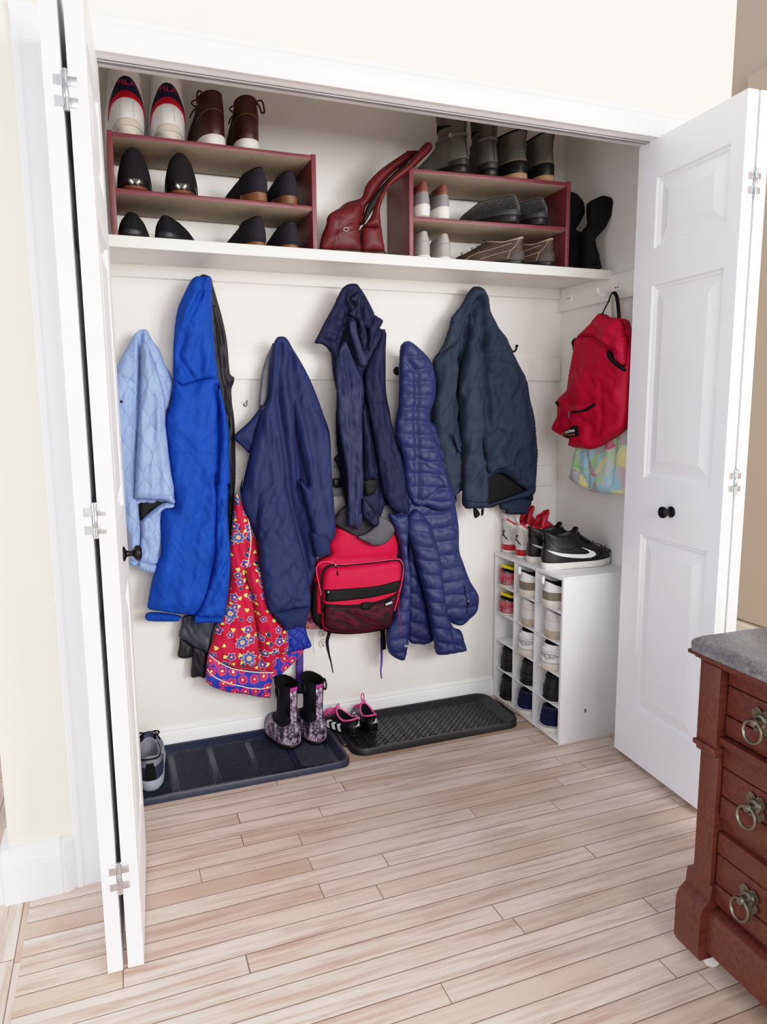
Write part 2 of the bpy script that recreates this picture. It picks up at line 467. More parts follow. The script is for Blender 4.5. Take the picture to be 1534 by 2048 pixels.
S(MB().prism(vcase(XR - 0.004, -1), 0, ZH + 0.066, 'z').build('trim_8', M_TRIM), 'white moulded casing right of the closet opening')
# jamb lining with the folding door track
b = MB(); b.box(XL - .004, XR + .004, -.002, YF + .002, ZH - .004, ZH, .001); b.box(XL - .004, XL + .006, -.002, YF + .002, 0, ZH - .012); b.box(XR - .006, XR + .004, -.002, YF + .002, 0, ZH - .012)
S(b.build('trim_10', M_TRIM), 'white jamb lining of the closet opening')
b = MB(); b.box(XL + .01, XR - .01, .028, .031, ZH - .009, ZH - .003); b.box(XL + .01, XR - .01, .028, .049, ZH - .0055, ZH - .0035)
S(b.build('trim_11', M_GREYMET), 'grey metal track of the folding doors')
# tall baseboard at the wall end, left, with its mitred return
bp_ = [(0.0, 0), (-.030, 0), (-.030, .098), (-.026, .102), (-.030, .106), (-.024, .122), (-.017, .128), (-.014, .140), (0.0, .142)]
b = MB(); b.prism(bp_, -0.215, -0.084, 'x')
b.prism([(-.084 + z - .098, y) if z > .09 else (-.084, y) for y, z in bp_], 0, .136, 'z')
b.prism([(-.2 + p, q) for p, q in bp_], -0.02, 0.12, 'y')
S(b.build('baseboard_left', M_TRIM), 'tall white baseboard at the left wall end')

# ================================================================== folding doors
def leaf_mesh(Wd, z0, z1, th, panels):
    """local: u 0..Wd along x, front face at y = 0 (towards -y), thickness to +y, z up; raised panels on both faces"""
    b = MB()
    us = [0.0, panels[0][0], panels[0][1], Wd]
    zs = [z0] + sum([[p[2], p[3]] for p in panels], []) + [z1]
    for face in (0, 1):
        Y = 0.0 if face == 0 else th; s = 1 if face == 0 else -1
        for i in range(3):
            for j in range(len(zs) - 1):
                a, c, d, e = us[i], us[i + 1], zs[j], zs[j + 1]
                ring = [[(a, Y, d), (c, Y, d), (c, Y, e), (a, Y, e)]]
                if i == 1 and j % 2 == 1:
                    for ins, dep in ((.004, .0085), (.010, .0065), (.014, .0110), (.018, .0120), (.056, .0010)):
                        ring.append([(a + ins, Y + s * dep, d + ins), (c - ins, Y + s * dep, d + ins), (c - ins, Y + s * dep, e - ins), (a + ins, Y + s * dep, e - ins)])
                v = sum(ring, []); f = []
                for k in range(len(ring) - 1):
                    for q in range(4): f.append((4 * k + q, 4 * k + (q + 1) % 4, 4 * k + 4 + (q + 1) % 4, 4 * k + 4 + q))
                f.append(tuple(range(4 * (len(ring) - 1), 4 * len(ring))))
                if face: f = [q[::-1] for q in f]
                b.add(v, f)
    b.add([(0, 0, z0), (0, th, z0), (0, th, z1), (0, 0, z1)], [(0, 3, 2, 1)])
    b.add([(Wd, 0, z0), (Wd, th, z0), (Wd, th, z1), (Wd, 0, z1)], [(0, 1, 2, 3)])
    b.add([(0, 0, z0), (Wd, 0, z0), (Wd, th, z0), (0, th, z0)], [(0, 3, 2, 1)])
    b.add([(0, 0, z1), (Wd, 0, z1), (Wd, th, z1), (0, th, z1)], [(0, 1, 2, 3)])
    return b
PAN = [(.092, .392, .197, .797), (.092, .392, .983, 1.580), (.092, .392, 1.690, 1.897)]
def dirframe(A, Bp):
    """matrix taking local u to the direction A->B on the floor, local -y to its left-hand side"""
    A, Bp = Vector((A[0], A[1], 0)), Vector((Bp[0], Bp[1], 0)); u = (Bp - A).normalized(); n = Vector((0, 0, 1)).cross(u)
    m = Matrix.Identity(4)
    for i in range(3): m[i][0] = u[i]; m[i][1] = n[i]; m[i][2] = (0, 0, 1)[i]; m[i][3] = A[i]
    return m
def hinge(parent, xc, yc, z, label=None):
    """small surface hinge on the two leaf edges at y = yc, its barrel in front"""
    h = 0.062
    root = MB()
    for s in (-1, 1):
        root.box(xc + s * .003, xc + s * .0195, yc - .0025, yc, z + h * .16, z + h * .42, .0006)
        root.box(xc + s * .003, xc + s * .0195, yc - .0025, yc, z - h * .42, z - h * .16, .0006)
    o = root.build('hinge', M_STEEL, parent, world=True)
    b = MB(); b.lathe([(.0048, -h * .55), (.0048, -h * .2), (.0042, -h * .19), (.0048, -h * .17), (.0048, h * .17), (.0042, h * .19), (.0048, h * .2), (.0048, h * .5), (.0062, h * .5), (.0062, h * .56), (.003, h * .6)], (xc, yc - .004, z), (0, 0, 1), 14)
    b.build('barrel', M_STEEL, o, world=True)
    return o
def door_knob(parent, p, n):
    b = MB(); b.lathe([(.0, 0), (.017, 0), (.0175, .003), (.014, .005), (.0075, .008), (.006, .016), (.008, .021), (.0165, .026), (.0185, .031), (.0175, .036), (.011, .040), (.0, .041)], p, n, 24)
    return b.build('door_knob', M_BLKM, parent, world=True)

# right pair: visible leaf face from (1.701, .078) to (1.672, -.361)
A, Bp = (1.701, .078), (1.672, -.361)
# u runs from far to near; local -y must face -x (towards the room side): n = z x u ; u ~ -y -> n ~ +x, so local +y = +x
m = dirframe(A, Bp)
d2 = S(thing('door_2', 'white folding door pair on the right of the closet, swung open', None, (1.69, -.14, 0)))
l1 = leaf_mesh(.440, .015, 2.012, .034, PAN).xf(m).build('door_leaf', M_DOOR, d2, ang=12, world=True)
m2 = m @ Matrix.Translation((0, .0415, 0))
l2 = leaf_mesh(.440, .015, 2.012, .034, PAN).xf(m2).build('door_leaf', M_DOOR, d2, ang=12, world=True)
for z in (1.785, 1.0, .215): hinge(d2, 1.672 + .0378, -.3635, z)
door_knob(d2, m @ Vector((.235, 0, .89)), m.to_3x3() @ Vector((0, -1, 0)))
# left pair
d1 = S(thing('door_1', 'white folding door pair on the left, folded and seen from its hinged edges', None, (.07, -.15, 0)))
mA = dirframe((.122, .07), (.0985, -.3665))
mA2 = mA @ Matrix.Translation((0, -.0325, 0))
leaf_mesh(.438, .015, 2.012, .0325, PAN).xf(mA2).build('door_leaf', M_EDGE, d1, ang=12, world=True)
mB = dirframe((.040, .075), (.0250, -.3665))
leaf_mesh(.442, .015, 2.012, .0300, PAN).xf(mB).build('door_leaf', M_EDGE, d1, ang=12, world=True)
for z in (1.782, .998, .231): hinge(d1, .0612, -.3672, z)
pk = mA @ Vector((.245, 0, .891)); door_knob(d1, pk, (1, 0, 0))

# ================================================================== shelf
sh = thing('wall_shelf', 'long white shelf above the coats, carrying both shoe racks', 'shelf', (.88, .36, 1.668))
MB().box(-0.088, 1.838, .372, .678, 1.676, 1.697, .001).build('shelf_board', M_SHELF, sh, world=True)
MB().box(-0.088, 1.838, .352, .372, 1.664, 1.697, .003).build('front_edging', M_SHELF, sh, world=True)

# outlet, screws
ot = thing('wall_outlet', 'white duplex power outlet low on the wall beneath the red backpack', 'outlet', (.807, .68, .343))
MB().box(.770, .842, .676, .6805, .285, .399, .002).build('cover_plate', M_TRIM, ot, world=True)
for z in (.321, .364):
    b = MB(); b.lathe([(.0, -.0035), (.0165, -.0035), (.017, 0), (.017, .004)], (.807, .676, z), (0, 1, 0), 24)
    s_ = b.build('socket', mat('ivory socket plastic', (214, 212, 206), .4), ot, world=True)
    MB().tube([(.807 + .0172 * math.cos(a_), .6757, z + .0172 * math.sin(a_)) for a_ in np.linspace(0, 2 * PI, 26)[:-1]], .0007, 5, closed=True).build('socket_edge', M_GREYMET, s_, world=True)
    q = MB(); q.box(.8005, .8025, .6715, .6735, z + .001, z + .010).box(.8115, .8135, .6715, .6735, z + .002, z + .009).lathe([(.0028, 0), (.0028, .002)], (.807, .6715, z - .006), (0, 1, 0), 10)
    q.build('slot', M_BLKM, s_, world=True)
ot2 = thing('wall_outlet', 'outlet with a black plug, half hidden between the navy coats', 'outlet', (.86, .668, .91))
p0 = at(672, 962, 'y', .668)
MB().box(p0[0] - .036, p0[0] + .036, .662, .6685, p0[2] - .057, p0[2] + .057, .002).build('cover_plate', mat('grey cover plate', (150, 150, 154), .5), ot2, world=True)
MB().box(p0[0] - .017, p0[0] + .017, .635, .663, p0[2] - .022, p0[2] + .012, .006).build('plug', mat('black plug plastic', (18, 18, 20), .4), ot2, world=True)

# ================================================================== lights
def area(name, loc, tgt, sx, sy, e, col):
    l = bpy.data.lights.new(name, 'AREA'); l.shape = 'RECTANGLE'; l.size = sx; l.size_y = sy; l.energy = e; l.color = col
    o = bpy.data.objects.new(name, l); C.objects.link(o); o.location = loc
    o.rotation_euler = (Vector(tgt) - Vector(loc)).to_track_quat('-Z', 'Y').to_euler(); return o
area('window_light', (2.15, -3.5, 1.75), (0.8, .5, 1.0), 1.4, 1.3, 112, (1, .975, .945))
area('fill_light', (.45, -3.8, 1.7), (0.9, .5, 1.0), 1.5, 1.4, 46, (1, .985, .965))  # unseen fill lamp, added to brighten the right wall and door
area('doorway_light', (-3.0, -1.25, 1.05), (1.0, -.1, .75), 1.7, 1.8, 50, (.76, .87, 1.0))
w = bpy.data.worlds.new('world'); bpy.context.scene.world = w; w.use_nodes = True
wn = w.node_tree; bg = wn.nodes['Background']
tc = wn.nodes.new('ShaderNodeTexCoord'); gr = wn.nodes.new('ShaderNodeSeparateXYZ'); wn.links.new(tc.outputs['Generated'], gr.inputs[0])
rp = wn.nodes.new('ShaderNodeValToRGB'); rp.color_ramp.elements[0].color = (.78, .76, .75, 1); rp.color_ramp.elements[1].color = (.93, .95, 1, 1)
mp = wn.nodes.new('ShaderNodeMath'); mp.operation = 'MULTIPLY_ADD'; mp.inputs[1].default_value = .5; mp.inputs[2].default_value = .5
wn.links.new(gr.outputs[2], mp.inputs[0]); wn.links.new(mp.outputs[0], rp.inputs[0]); wn.links.new(rp.outputs[0], bg.inputs[0]); bg.inputs[1].default_value = 0.58
sc = bpy.context.scene
sc.view_settings.view_transform = 'Standard'; sc.view_settings.look = 'None'; sc.view_settings.exposure = 0.0
sc.view_settings.use_curve_mapping = True
cm = sc.view_settings.curve_mapping; cm.use_clip = False; cv = cm.curves[3]
for x, y in ((.012, .013), (.035, .050), (.10, .150), (.30, .405), (.60, .70)): cv.points.new(x, y)
cv.points[0].location = (0, 0); cv.points[-1].location = (1.5, 1.0)
cm.update()
# ================================================================== red-brown shoe racks
def veneer(name, c, c2, rough=.45):
    t = NT(name); v = t.coord(scale=(3, 30, 30)); n = t.noise(v, 3.0, 5, .6)
    col = t.mix(t.ramp(n, [(.35, (0, 0, 0)), (.75, (1, 1, 1))]), lin(c), lin(c2))
    return t.done(col, rough, 0, t.bump(n, .05, .001), spec=.35)
M_RACK = veneer('cherry laminate', (112, 52, 58), (92, 38, 46))
M_RACKU = mat('bounce lit brown fibreboard underside', (160, 142, 122), .8, var=.12, vs=90)  # brown made paler, so the colour carries light bounced up from below
def shoe_rack(label, loc, rz, wd, shelves):
    t = thing('shoe_rack', label, 'shoe rack', loc, rz)
    hh = .293; dp = .252
    for x0 in (0, wd - .0145):
        MB().box(x0, x0 + .0145, 0, dp, 0, hh, .0008).build('side_panel', M_RACK, t)
    for z in shelves:
        o = MB().box(.0145, wd - .0145, .002, dp - .004, z - .0125, z, .0006).build('shelf_panel', M_RACK, t)
        o.data.materials.append(M_RACKU)
        for p in o.data.polygons:
            if p.normal.z < -.9: p.material_index = 1
    for z in (.06, .17, .24):
        pass
    return t
rackL = shoe_rack('dark cherry open shoe rack on the left of the white shelf', (.137, .408, 1.697), 0, .606, (.140, .290))
rackR = shoe_rack('dark cherry open shoe rack on the right, beside the tall burgundy boots', (1.062, .420, 1.697), math.atan2(-.045, .59), .597, (.140, .290))

# ================================================================== white cube organizer
M_ORG = mat('white laminate', (238, 239, 242), .42, var=.012, vs=8)
org = thing('shoe_organizer', 'white fifteen-cube shoe organizer standing in the right corner', 'organizer', (1.544, .185, 0))
OX0, OX1, OY0, OY1, OZ = 1.544, 1.836, .185, .6665, .620
OY1 = .667
MB().box(OX0, OX1, OY0, OY0 + .012, .0, OZ - .012, .0008).build('side_panel', M_ORG, org, world=True)
MB().box(OX0, OX1, OY1 - .012, OY1, .0, OZ - .012, .0008).build('side_panel', M_ORG, org, world=True)
MB().box(OX0 - .002, OX1, OY0 - .001, OY1, OZ - .012, OZ, .001).build('top_panel', M_ORG, org, world=True)
MB().box(OX0 - .001, OX1, OY0 + .012, OY1 - .012, .004, .016, .0008).build('bottom_panel', M_ORG, org, world=True)
MB().box(OX1 - .004, OX1, OY0 + .012, OY1 - .012, .016, OZ - .012).build('back_panel', M_ORG, org, world=True)
DIV = [OY0 + .012, .358, .508, OY1 - .012]
for y in DIV[1:3]:
    MB().box(OX0 + .001, OX1 - .004, y, y + .009, .016, OZ - .012, .0005).build('divider', M_ORG, org, world=True)
LEV = [.016, .138, .256, .374, .490]
edges = [DIV[0], DIV[1], DIV[1] + .009, DIV[2], DIV[2] + .009, DIV[3]]
for c in range(3):
    for z in LEV[1:]:
        MB().box(OX0 + .002, OX1 - .004, edges[2 * c], edges[2 * c + 1], z - .006, z, .0004).build('cube_shelf', M_ORG, org, world=True)
for x, z in ((1.60, OZ - .006), (1.78, OZ - .006), (1.60, .010), (1.78, .010)):
    MB().lathe([(.0, -.0012), (.0035, -.001), (.0038, 0)], (x, OY0 - .0005, z), (0, 1, 0), 12).build('screw_cap', mat('white screw cap', (225, 226, 230), .35), org, world=True)
pB = at(1170.5, 1421.5, 'y', OY0)
letters('letter_sticker', org, 'B', .019, (pB[0], OY0 - .0006, pB[2]), (1, 0, 0), (0, 0, 1), M_BLKM, bold=.0004)

# ================================================================== boot trays
M_TRAY = mat('black moulded rubber', (30, 31, 35), .42, var=.14, vs=22, bump=.12, bs=90, spec=.45)
M_TRAYB = mat('navy black moulded rubber', (26, 34, 54), .42, var=.14, vs=22, bump=.12, bs=90, spec=.45)
def rrect(x0, x1, y0, y1, r, n=8):
    out = []
    for cx_, cy_, a0 in ((x1 - r, y1 - r, 0), (x0 + r, y1 - r, 90), (x0 + r, y0 + r, 180), (x1 - r, y0 + r, 270)):
        for k in range(n + 1):
            a = math.radians(a0 + 90 * k / n); out.append((cx_ + r * math.cos(a), cy_ + r * math.sin(a)))
    return out
def tray_shell(x0, x1, y0, y1, r, hgt, rim, slope, fl=.006):
    b = MB(); rings = [(0.004, .0), (.0, .002), (.0, hgt - .003), (.002, hgt), (rim, hgt), (rim + .003, hgt - .002), (rim + slope, fl + .002), (rim + slope + .004, fl)]
    v = []; f = []; n = 36
    for ins, z in rings:
        v += [(x, y, z) for x, y in rrect(x0 + ins, x1 - ins, y0 + ins, y1 - ins, max(r - ins, .008))]
    for j in range(len(rings) - 1):
        for k in range(n): f.append((j * n + k, j * n + (k + 1) % n, (j + 1) * n + (k + 1) % n, (j + 1) * n + k))
    f.append(tuple(range((len(rings) - 1) * n, len(rings) * n))); f.append(tuple(range(n))[::-1])
    return b.add(v, f)
t1 = thing('boot_tray', 'navy black boot tray with ribbed panels on the left, under the camouflage boots', 'boot tray', (.36, .49, 0))
tray_shell(-.083, .800, .312, .664, .035, .024, .010, .022).build('tray_shell', M_TRAYB, t1, world=True)
ix0, ix1, iy0, iy1 = -.0416, .760, .352, .626
npan = 6; pwid = (ix1 - ix0) / npan
M_RIB = mat('black tray ribs', (26, 30, 42), .38, var=.1, spec=.5)
for k in range(npan):
    a0, a1 = ix0 + k * pwid + .012, ix0 + (k + 1) * pwid - .012
    b = MB(); s = 1 if k % 2 == 0 else -1
    yy = iy0 - .06
    while yy < iy1 + .06:
        # slanted rib across the panel, cut to the inner rectangle
        pts = []
        for q in np.linspace(0, 1, 9):
            x = a0 + (a1 - a0) * q; y = yy + s * (q - .5) * .065
            if iy0 < y < iy1: pts.append((x, y))
        if len(pts) > 2:
            (xa, ya), (xb, yb) = pts[0], pts[-1]
            v = [(xa, ya - .0034, .006), (xb, yb - .0034, .006), (xb, yb, .0092), (xa, ya, .0092), (xa, ya + .0034, .006), (xb, yb + .0034, .006)]
            b.add(v, [(0, 1, 2, 3), (3, 2, 5, 4), (0, 3, 4), (1, 5, 2)])
        yy += .0125
    b.build('rib_panel', M_RIB, t1, world=True)
    if k: MB().box(a0 - .021, a0 - .003, iy0, iy1, .005, .0095, .001).build('cross_bar', M_TRAYB, t1, world=True)
t2 = thing('boot_tray', 'black boot tray with raised tread pattern on the right, holding the cleats', 'boot tray', (1.16, .51, 0))
tray_shell(.826, 1.500, .362, .662, .055, .026, .011, .026).build('tray_shell', M_TRAY, t2, world=True)
for x0, x1 in ((.808, .830), (1.496, 1.518)):
    MB().box(x0, x1, .44, .59, .012, .020, .004).build('handle', M_TRAY, t2, world=True)
b = MB(); row = 0; y = .405
while y < .622:
    x = .875 + (row % 2) * .0125
    while x < 1.455:
        a = (45 if (row + int((x - .875) / .0125) // 2) % 2 else -45); ca, sa = math.cos(math.radians(a)), math.sin(math.radians(a))
        v = []
        for px_, py_, pz_ in ((-.008, 0, .006), (0, -.003, .006), (.008, 0, .006), (0, .003, .006), (0, 0, .0095)):
            v.append((x + px_ * ca - py_ * sa, y + px_ * sa + py_ * ca, pz_))
        b.add(v, [(0, 1, 4), (1, 2, 4), (2, 3, 4), (3, 0, 4)])
        x += .025
    y += .0125; row += 1
o = b.build('tread_pattern', mat('black tray tread', (34, 34, 38), .35), t2, world=True)

# ================================================================== dresser with stone top
M_DRW = veneer('stained walnut', (94, 48, 37), (70, 33, 26), .40)
M_DRD = veneer('dark walnut shadow gap', (34, 16, 14), (26, 12, 10), .6)
def stone():
    t = NT('grey marble top'); v = t.coord()
    n1 = t.noise(v, 120, 6, .75); n2 = t.noise(v, 14, 4)
    col = t.ramp(n1, [(.3, lin((66, 64, 66))), (.5, lin((106, 103, 104))), (.62, lin((128, 125, 126))), (.75, lin((176, 172, 172)))])
    col = t.mix(t.ramp(n2, [(.4, (0, 0, 0)), (.7, (.5, .5, .5))]), col, lin((84, 82, 86)))
    return t.done(col, .42, 0, t.bump(n1, .3, .0012), spec=.45)
M_STONE = stone()
dr = thing('dresser', 'antique reddish brown dresser with grey stone top, at the right edge', 'dresser', (1.24, -.755, 0), math.radians(-2.0))
DM = Matrix.Translation((1.24, -.755, 0)) @ Matrix.Rotation(math.radians(-2.0), 4, 'Z') @ Matrix.Translation((-1.24, .755, 0))
def dpart(b, name, m, par=None): return b.xf(DM).build(name, m, par or dr, world=True)
YA, YZ, XA, XZ = -.757, -1.62, 1.232, 1.70
# slab with a chamfered, slightly lobed corner
b = MB(); out = [(1.203, -.755), (1.222, -.732), (XZ + .02, -.732), (XZ + .02, -1.65), (1.203, -1.65)]
v = []; rings = [(.006, .706), (.0, .710), (.0, .720), (.004, .727), (.016, .735)]
cx_, cy_ = 1.45, -1.19
for ins, z in rings:
    for x, y in out:
        v.append((x + (ins if x < cx_ else -ins), y + (ins if y < cy_ else -ins), z))
n = len(out); f = [(j * n + k, j * n + (k + 1) % n, (j + 1) * n + (k + 1) % n, (j + 1) * n + k) for j in range(4) for k in range(n)] + [tuple(range(n))[::-1], tuple(range(4 * n, 5 * n))]
dpart(b.add(v, f), 'stone_top', M_STONE)
b = MB(); b.box(1.258, XZ, YZ, YA - .004, .07, .690)                                     # carcass
dpart(b, 'carcass', M_DRW)
b = MB()
for ins, z0, z1 in ((.022, .698, .707), (.012, .691, .699), (.004, .684, .692)):
    b.box(XA - ins, XZ, YZ, YA + ins, z0, z1, .0025)
dpart(b, 'top_moulding', M_DRW)
b = MB()
b.box(1.226, 1.30, -.812, YA, .512, .686, .002).box(1.220, 1.30, -.815, YA + .004, .503, .514, .002).box(1.226, 1.30, -.812, YA, .492, .504, .003).box(1.234, 1.30, -.812, YA - .006, .20, .494, .002)
dpart(b, 'corner_post', M_DRW)
b = MB(); b.prism([(1.300, .03), (1.212, .034), (1.206, .05), (1.206, .140), (1.214, .160), (1.232, .178), (1.236, .205), (1.300, .205)], -.822, YA + .010, 'y') if False else None
b = MB()
pp = [(1.300, .036), (1.214, .036), (1.208, .050), (1.208, .142), (1.216, .160), (1.232, .172), (1.235, .205), (1.300, .205)]
b.add([(x, -.818, z) for x, z in pp] + [(x, YA + .012, z) for x, z in pp], [(i, (i + 1) % 8, 8 + (i + 1) % 8, 8 + i) for i in range(8)] + [tuple(range(8))[::-1], tuple(range(8, 16))])
dpart(b, 'post_foot', M_DRW)
b = MB(); pp = [(1.300, .060), (1.226, .060), (1.226, .130), (1.232, .146), (1.242, .152), (1.300, .152)]
b.add([(x, YZ, z) for x, z in pp] + [(x, -.8185, z) for x, z in pp], [(i, (i + 1) % 6, 6 + (i + 1) % 6, 6 + i) for i in range(6)] + [tuple(range(6))[::-1], tuple(range(6, 12))])
dpart(b, 'base_board', M_DRW)
b = MB(); b.box(1.232, 1.30, YZ, -.812, .524, .540, .002)
dpart(b, 'front_rail', M_DRW)
for nm, z0, z1, g1, g2, hz in (('top', .543, .690, .651, .587, .612), ('mid', .362, .521, .473, .410, .436), ('low', .166, .330, .280, .211, .238)):
    b = MB(); zz = [z0, g2, g1, z1]
    for k in range(3): b.box(1.2435 + (.001 if k == 1 else 0), 1.275, YZ + .05, -.8155, zz[k] + .0012, zz[k + 1] - .0012, .0022)
    d = dpart(b, 'drawer', M_DRW)
    # plate, boss and ring pull
    y0 = -.905; b = MB(); a = []
    for k in range(24):
        th = 2 * PI * k / 24; r = .0255 + .0050 * math.cos(4 * th + PI) - .003 * math.cos(8 * th)
        a.append((y0 + r * math.cos(th) * .95, hz + r * math.sin(th)))
    b.add([(1.2425, y, z) for y, z in a] + [(1.2400, y, z) for y, z in a], [(i, (i + 1) % 24, 24 + (i + 1) % 24, 24 + i) for i in range(24)] + [tuple(range(24)), tuple(range(24, 48))[::-1]])
    b.lathe([(.016, 0), (.015, -.004), (.009, -.006), (.008, -.012), (.0095, -.018), (.007, -.023), (.0, -.024)], (1.240, y0, hz), (1, 0, 0), 20)
    hd = dpart(b, 'handle_plate', M_BRASS, d)
    b = MB(); rc = .0215
    b.tube([(1.2215 - .004 * (1 - math.cos(2 * PI * k / 32)) * .5, y0 + rc * math.sin(2 * PI * k / 32), hz - .018 + rc * math.cos(2 * PI * k / 32)) for k in range(32)], .0035, 10, closed=True, up=(1, 0, 0))
    dpart(b, 'ring_pull', M_BRASS, d)
b = MB(); b.lathe([(.0, -.010), (.0155, -.010), (.017, -.008), (.017, .008), (.0155, .010), (0, .010)], (1.262, -.800, .017), (.5, 1, 0), 24)
dpart(b, 'caster_wheel', mat('white caster wheel', (225, 222, 216), .5))
b = MB(); b.box(1.256, 1.276, -.800, -.786, .016, .055, .002); dpart(b, 'caster_fork', M_BLKM)
b = MB(); b.lathe([(.0, -.010), (.0155, -.010), (.017, -.008), (.017, .008), (.0155, .010), (0, .010)], (1.262, -1.56, .017), (.5, 1, 0), 24); b.box(1.256, 1.276, -1.56, -1.546, .016, .06, .002)
dpart(b, 'caster_wheel', M_BLKM)
b = MB()
for y in (-.80, -1.56): b.lathe([(.017, -.010), (.017, .010)], (1.66, y, .017), (.5, 1, 0), 16).box(1.652, 1.668, y, y + .014, .016, .07)
dpart(b, 'caster_wheel', M_BLKM)
# ================================================================== hanging clothes and bags
cA, cB, cC, cD = crop(210, 530, 3.409), crop(620, 540, 3.068), crop(230, 950, 3.5674), crop(590, 940, 3.7415)
cE, cF, cP, cK, cX = crop(1080, 520, 4.0955), crop(620, 550, 5.9), crop(620, 1030, 7.305), crop(410, 980, 4.876), crop(1095, 780, 9.0235)

def quilt(name, c, kind):
    """quilted cloth: stitched lines pressed into the padding (kind 'ogee' or 'diamond')"""
    t = NT(name); v = t.coord(); sep = t.n('ShaderNodeSeparateXYZ'); t.l(v, sep.inputs[0]); c = lin(c)
    nz = t.noise(v, 9, 2)
    x = t.math('ADD', sep.outputs[0], t.math('MULTIPLY', nz, .02)); z = t.math('ADD', sep.outputs[2], t.math('MULTIPLY', nz, .015))
    if kind == 'ogee':
        u = t.math('DIVIDE', x, .056); w_ = t.math('MULTIPLY', t.math('SINE', t.math('MULTIPLY', z, 2 * PI / .115)), .25)
        a, b = t.math('ADD', u, w_), t.math('ADD', t.math('SUBTRACT', u, w_), .5)
    else:
        a, b = t.math('DIVIDE', t.math('ADD', x, z), .045), t.math('DIVIDE', t.math('SUBTRACT', x, z), .045)
    la = t.math('ABSOLUTE', t.math('SUBTRACT', t.math('FRACT', a), .5)); lb = t.math('ABSOLUTE', t.math('SUBTRACT', t.math('FRACT', b), .5))
    d = t.math('MINIMUM', la, lb)
    h = t.ramp(d, [(0, (0, 0, 0)), (.06, (.45, .45, .45)), (.25, (1, 1, 1))])
    n = t.noise(t.coord(scale=(1, 1, .6)), 26, 4)
    col = t.mix(t.ramp(d, [(0, (1, 1, 1)), (.035, (0, 0, 0))]), t.ramp(n, [(.3, tuple(q * .9 for q in c)), (.7, tuple(min(1, q * 1.08) for q in c))]), tuple(q * .72 for q in c))
    nb = t.bump(n, .4, .006); nb = t.bump(h, .55, .004, nb)
    return t.done(col, .55, 0, nb, 0, .3)
M_LBLUE = quilt('light blue quilted nylon', (136, 162, 214), 'ogee')
M_LBLUEP = cloth('light blue plain nylon', (132, 158, 210), rough=.55)
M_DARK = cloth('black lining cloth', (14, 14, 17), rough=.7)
M_ROYAL = cloth('royal blue rain cloth', (19, 60, 158), rough=.72, wr=.22, wscale=24, spec=.15)
M_BLACKJ = cloth('black shell cloth', (27, 27, 31), rough=.6, wr=.5, spec=.3)
M_GREYJ = cloth('charcoal satin cloth', (44, 48, 58), rough=.5, wr=.4, spec=.35)
M_NAVY = cloth('navy cotton twill', (29, 37, 76), rough=.75, wr=.35)
M_NAVYR = cloth('navy ribbed knit', (28, 36, 72), rough=.9, wr=.2)
M_WIND = cloth('midnight blue shell cloth', (24, 26, 54), rough=.7, wr=.35, wscale=20, spec=.2)
M_WINDL = cloth('midnight blue sleeve cloth', (33, 36, 66), rough=.65, wr=.7, wscale=30, spec=.25)
M_WINDD = cloth('dark blue satin lining', (18, 20, 46), rough=.6, wr=.5, spec=.2)
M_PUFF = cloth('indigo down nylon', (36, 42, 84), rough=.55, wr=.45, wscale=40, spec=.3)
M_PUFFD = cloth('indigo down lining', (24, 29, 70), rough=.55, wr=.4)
M_GREYL = cloth('grey fleece lining', (104, 106, 112), rough=.95, wr=.8, wscale=60)
def linen():
    t = NT('slate chambray'); v = t.coord(); c = lin((38, 46, 61))
    a = t.noise(t.coord(scale=(1, 1, 14)), 120, 3, .7); b = t.noise(t.coord(scale=(14, 14, 1)), 90, 3, .7)
    n = t.noise(v, 14, 4)
    col = t.ramp(t.math('MULTIPLY_ADD', a, .6, t.math('MULTIPLY', b, .4)), [(.32, tuple(q * .58 for q in c)), (.68, tuple(q * 1.5 for q in c))])
    nb = t.bump(n, .4, .008); nb = t.bump(a, .12, .0008, nb)
    return t.done(col, .85, 0, nb, 0, .2)
M_SLATE = linen()
M_REDBP = cloth('red pack canvas', (180, 4, 50), rough=.7, wr=.25)
M_REDEP = cloth('crimson pack nylon', (174, 4, 48), rough=.6, wr=.45, wscale=14)
M_WEB = cloth('black webbing', (14, 15, 17), rough=.8)
M_WHT = mat('white lettering thread', (235, 235, 235), .7)
M_SILV = mat('silver zip metal', (190, 190, 192), .3, .9)

def hook(label, p, d, m, s=1.0):
    t = thing('coat_hook', label, 'hook', p)
    d = Vector(d).normalized(); P = Vector(p)
    MB().lathe([(.0, 0), (.012 * s, 0), (.012 * s, .003), (.006 * s, .006)], p, d, 16).build('base_plate', m, t, world=True)
    a = [P + d * .004, P + d * .030 * s, P + d * .045 * s + Vector((0, 0, .008 * s)), P + d * .050 * s + Vector((0, 0, .022 * s))]
    MB().tube([tuple(q) for q in catmull([tuple(q) for q in a], 6)], .0045 * s, 10).lathe([(0, -.007 * s), (.006 * s, -.004 * s), (.0075 * s, 0), (.006 * s, .004 * s), (0, .007 * s)], a[3], (0, 0, 1), 14).build('peg', m, t, world=True)
    return t

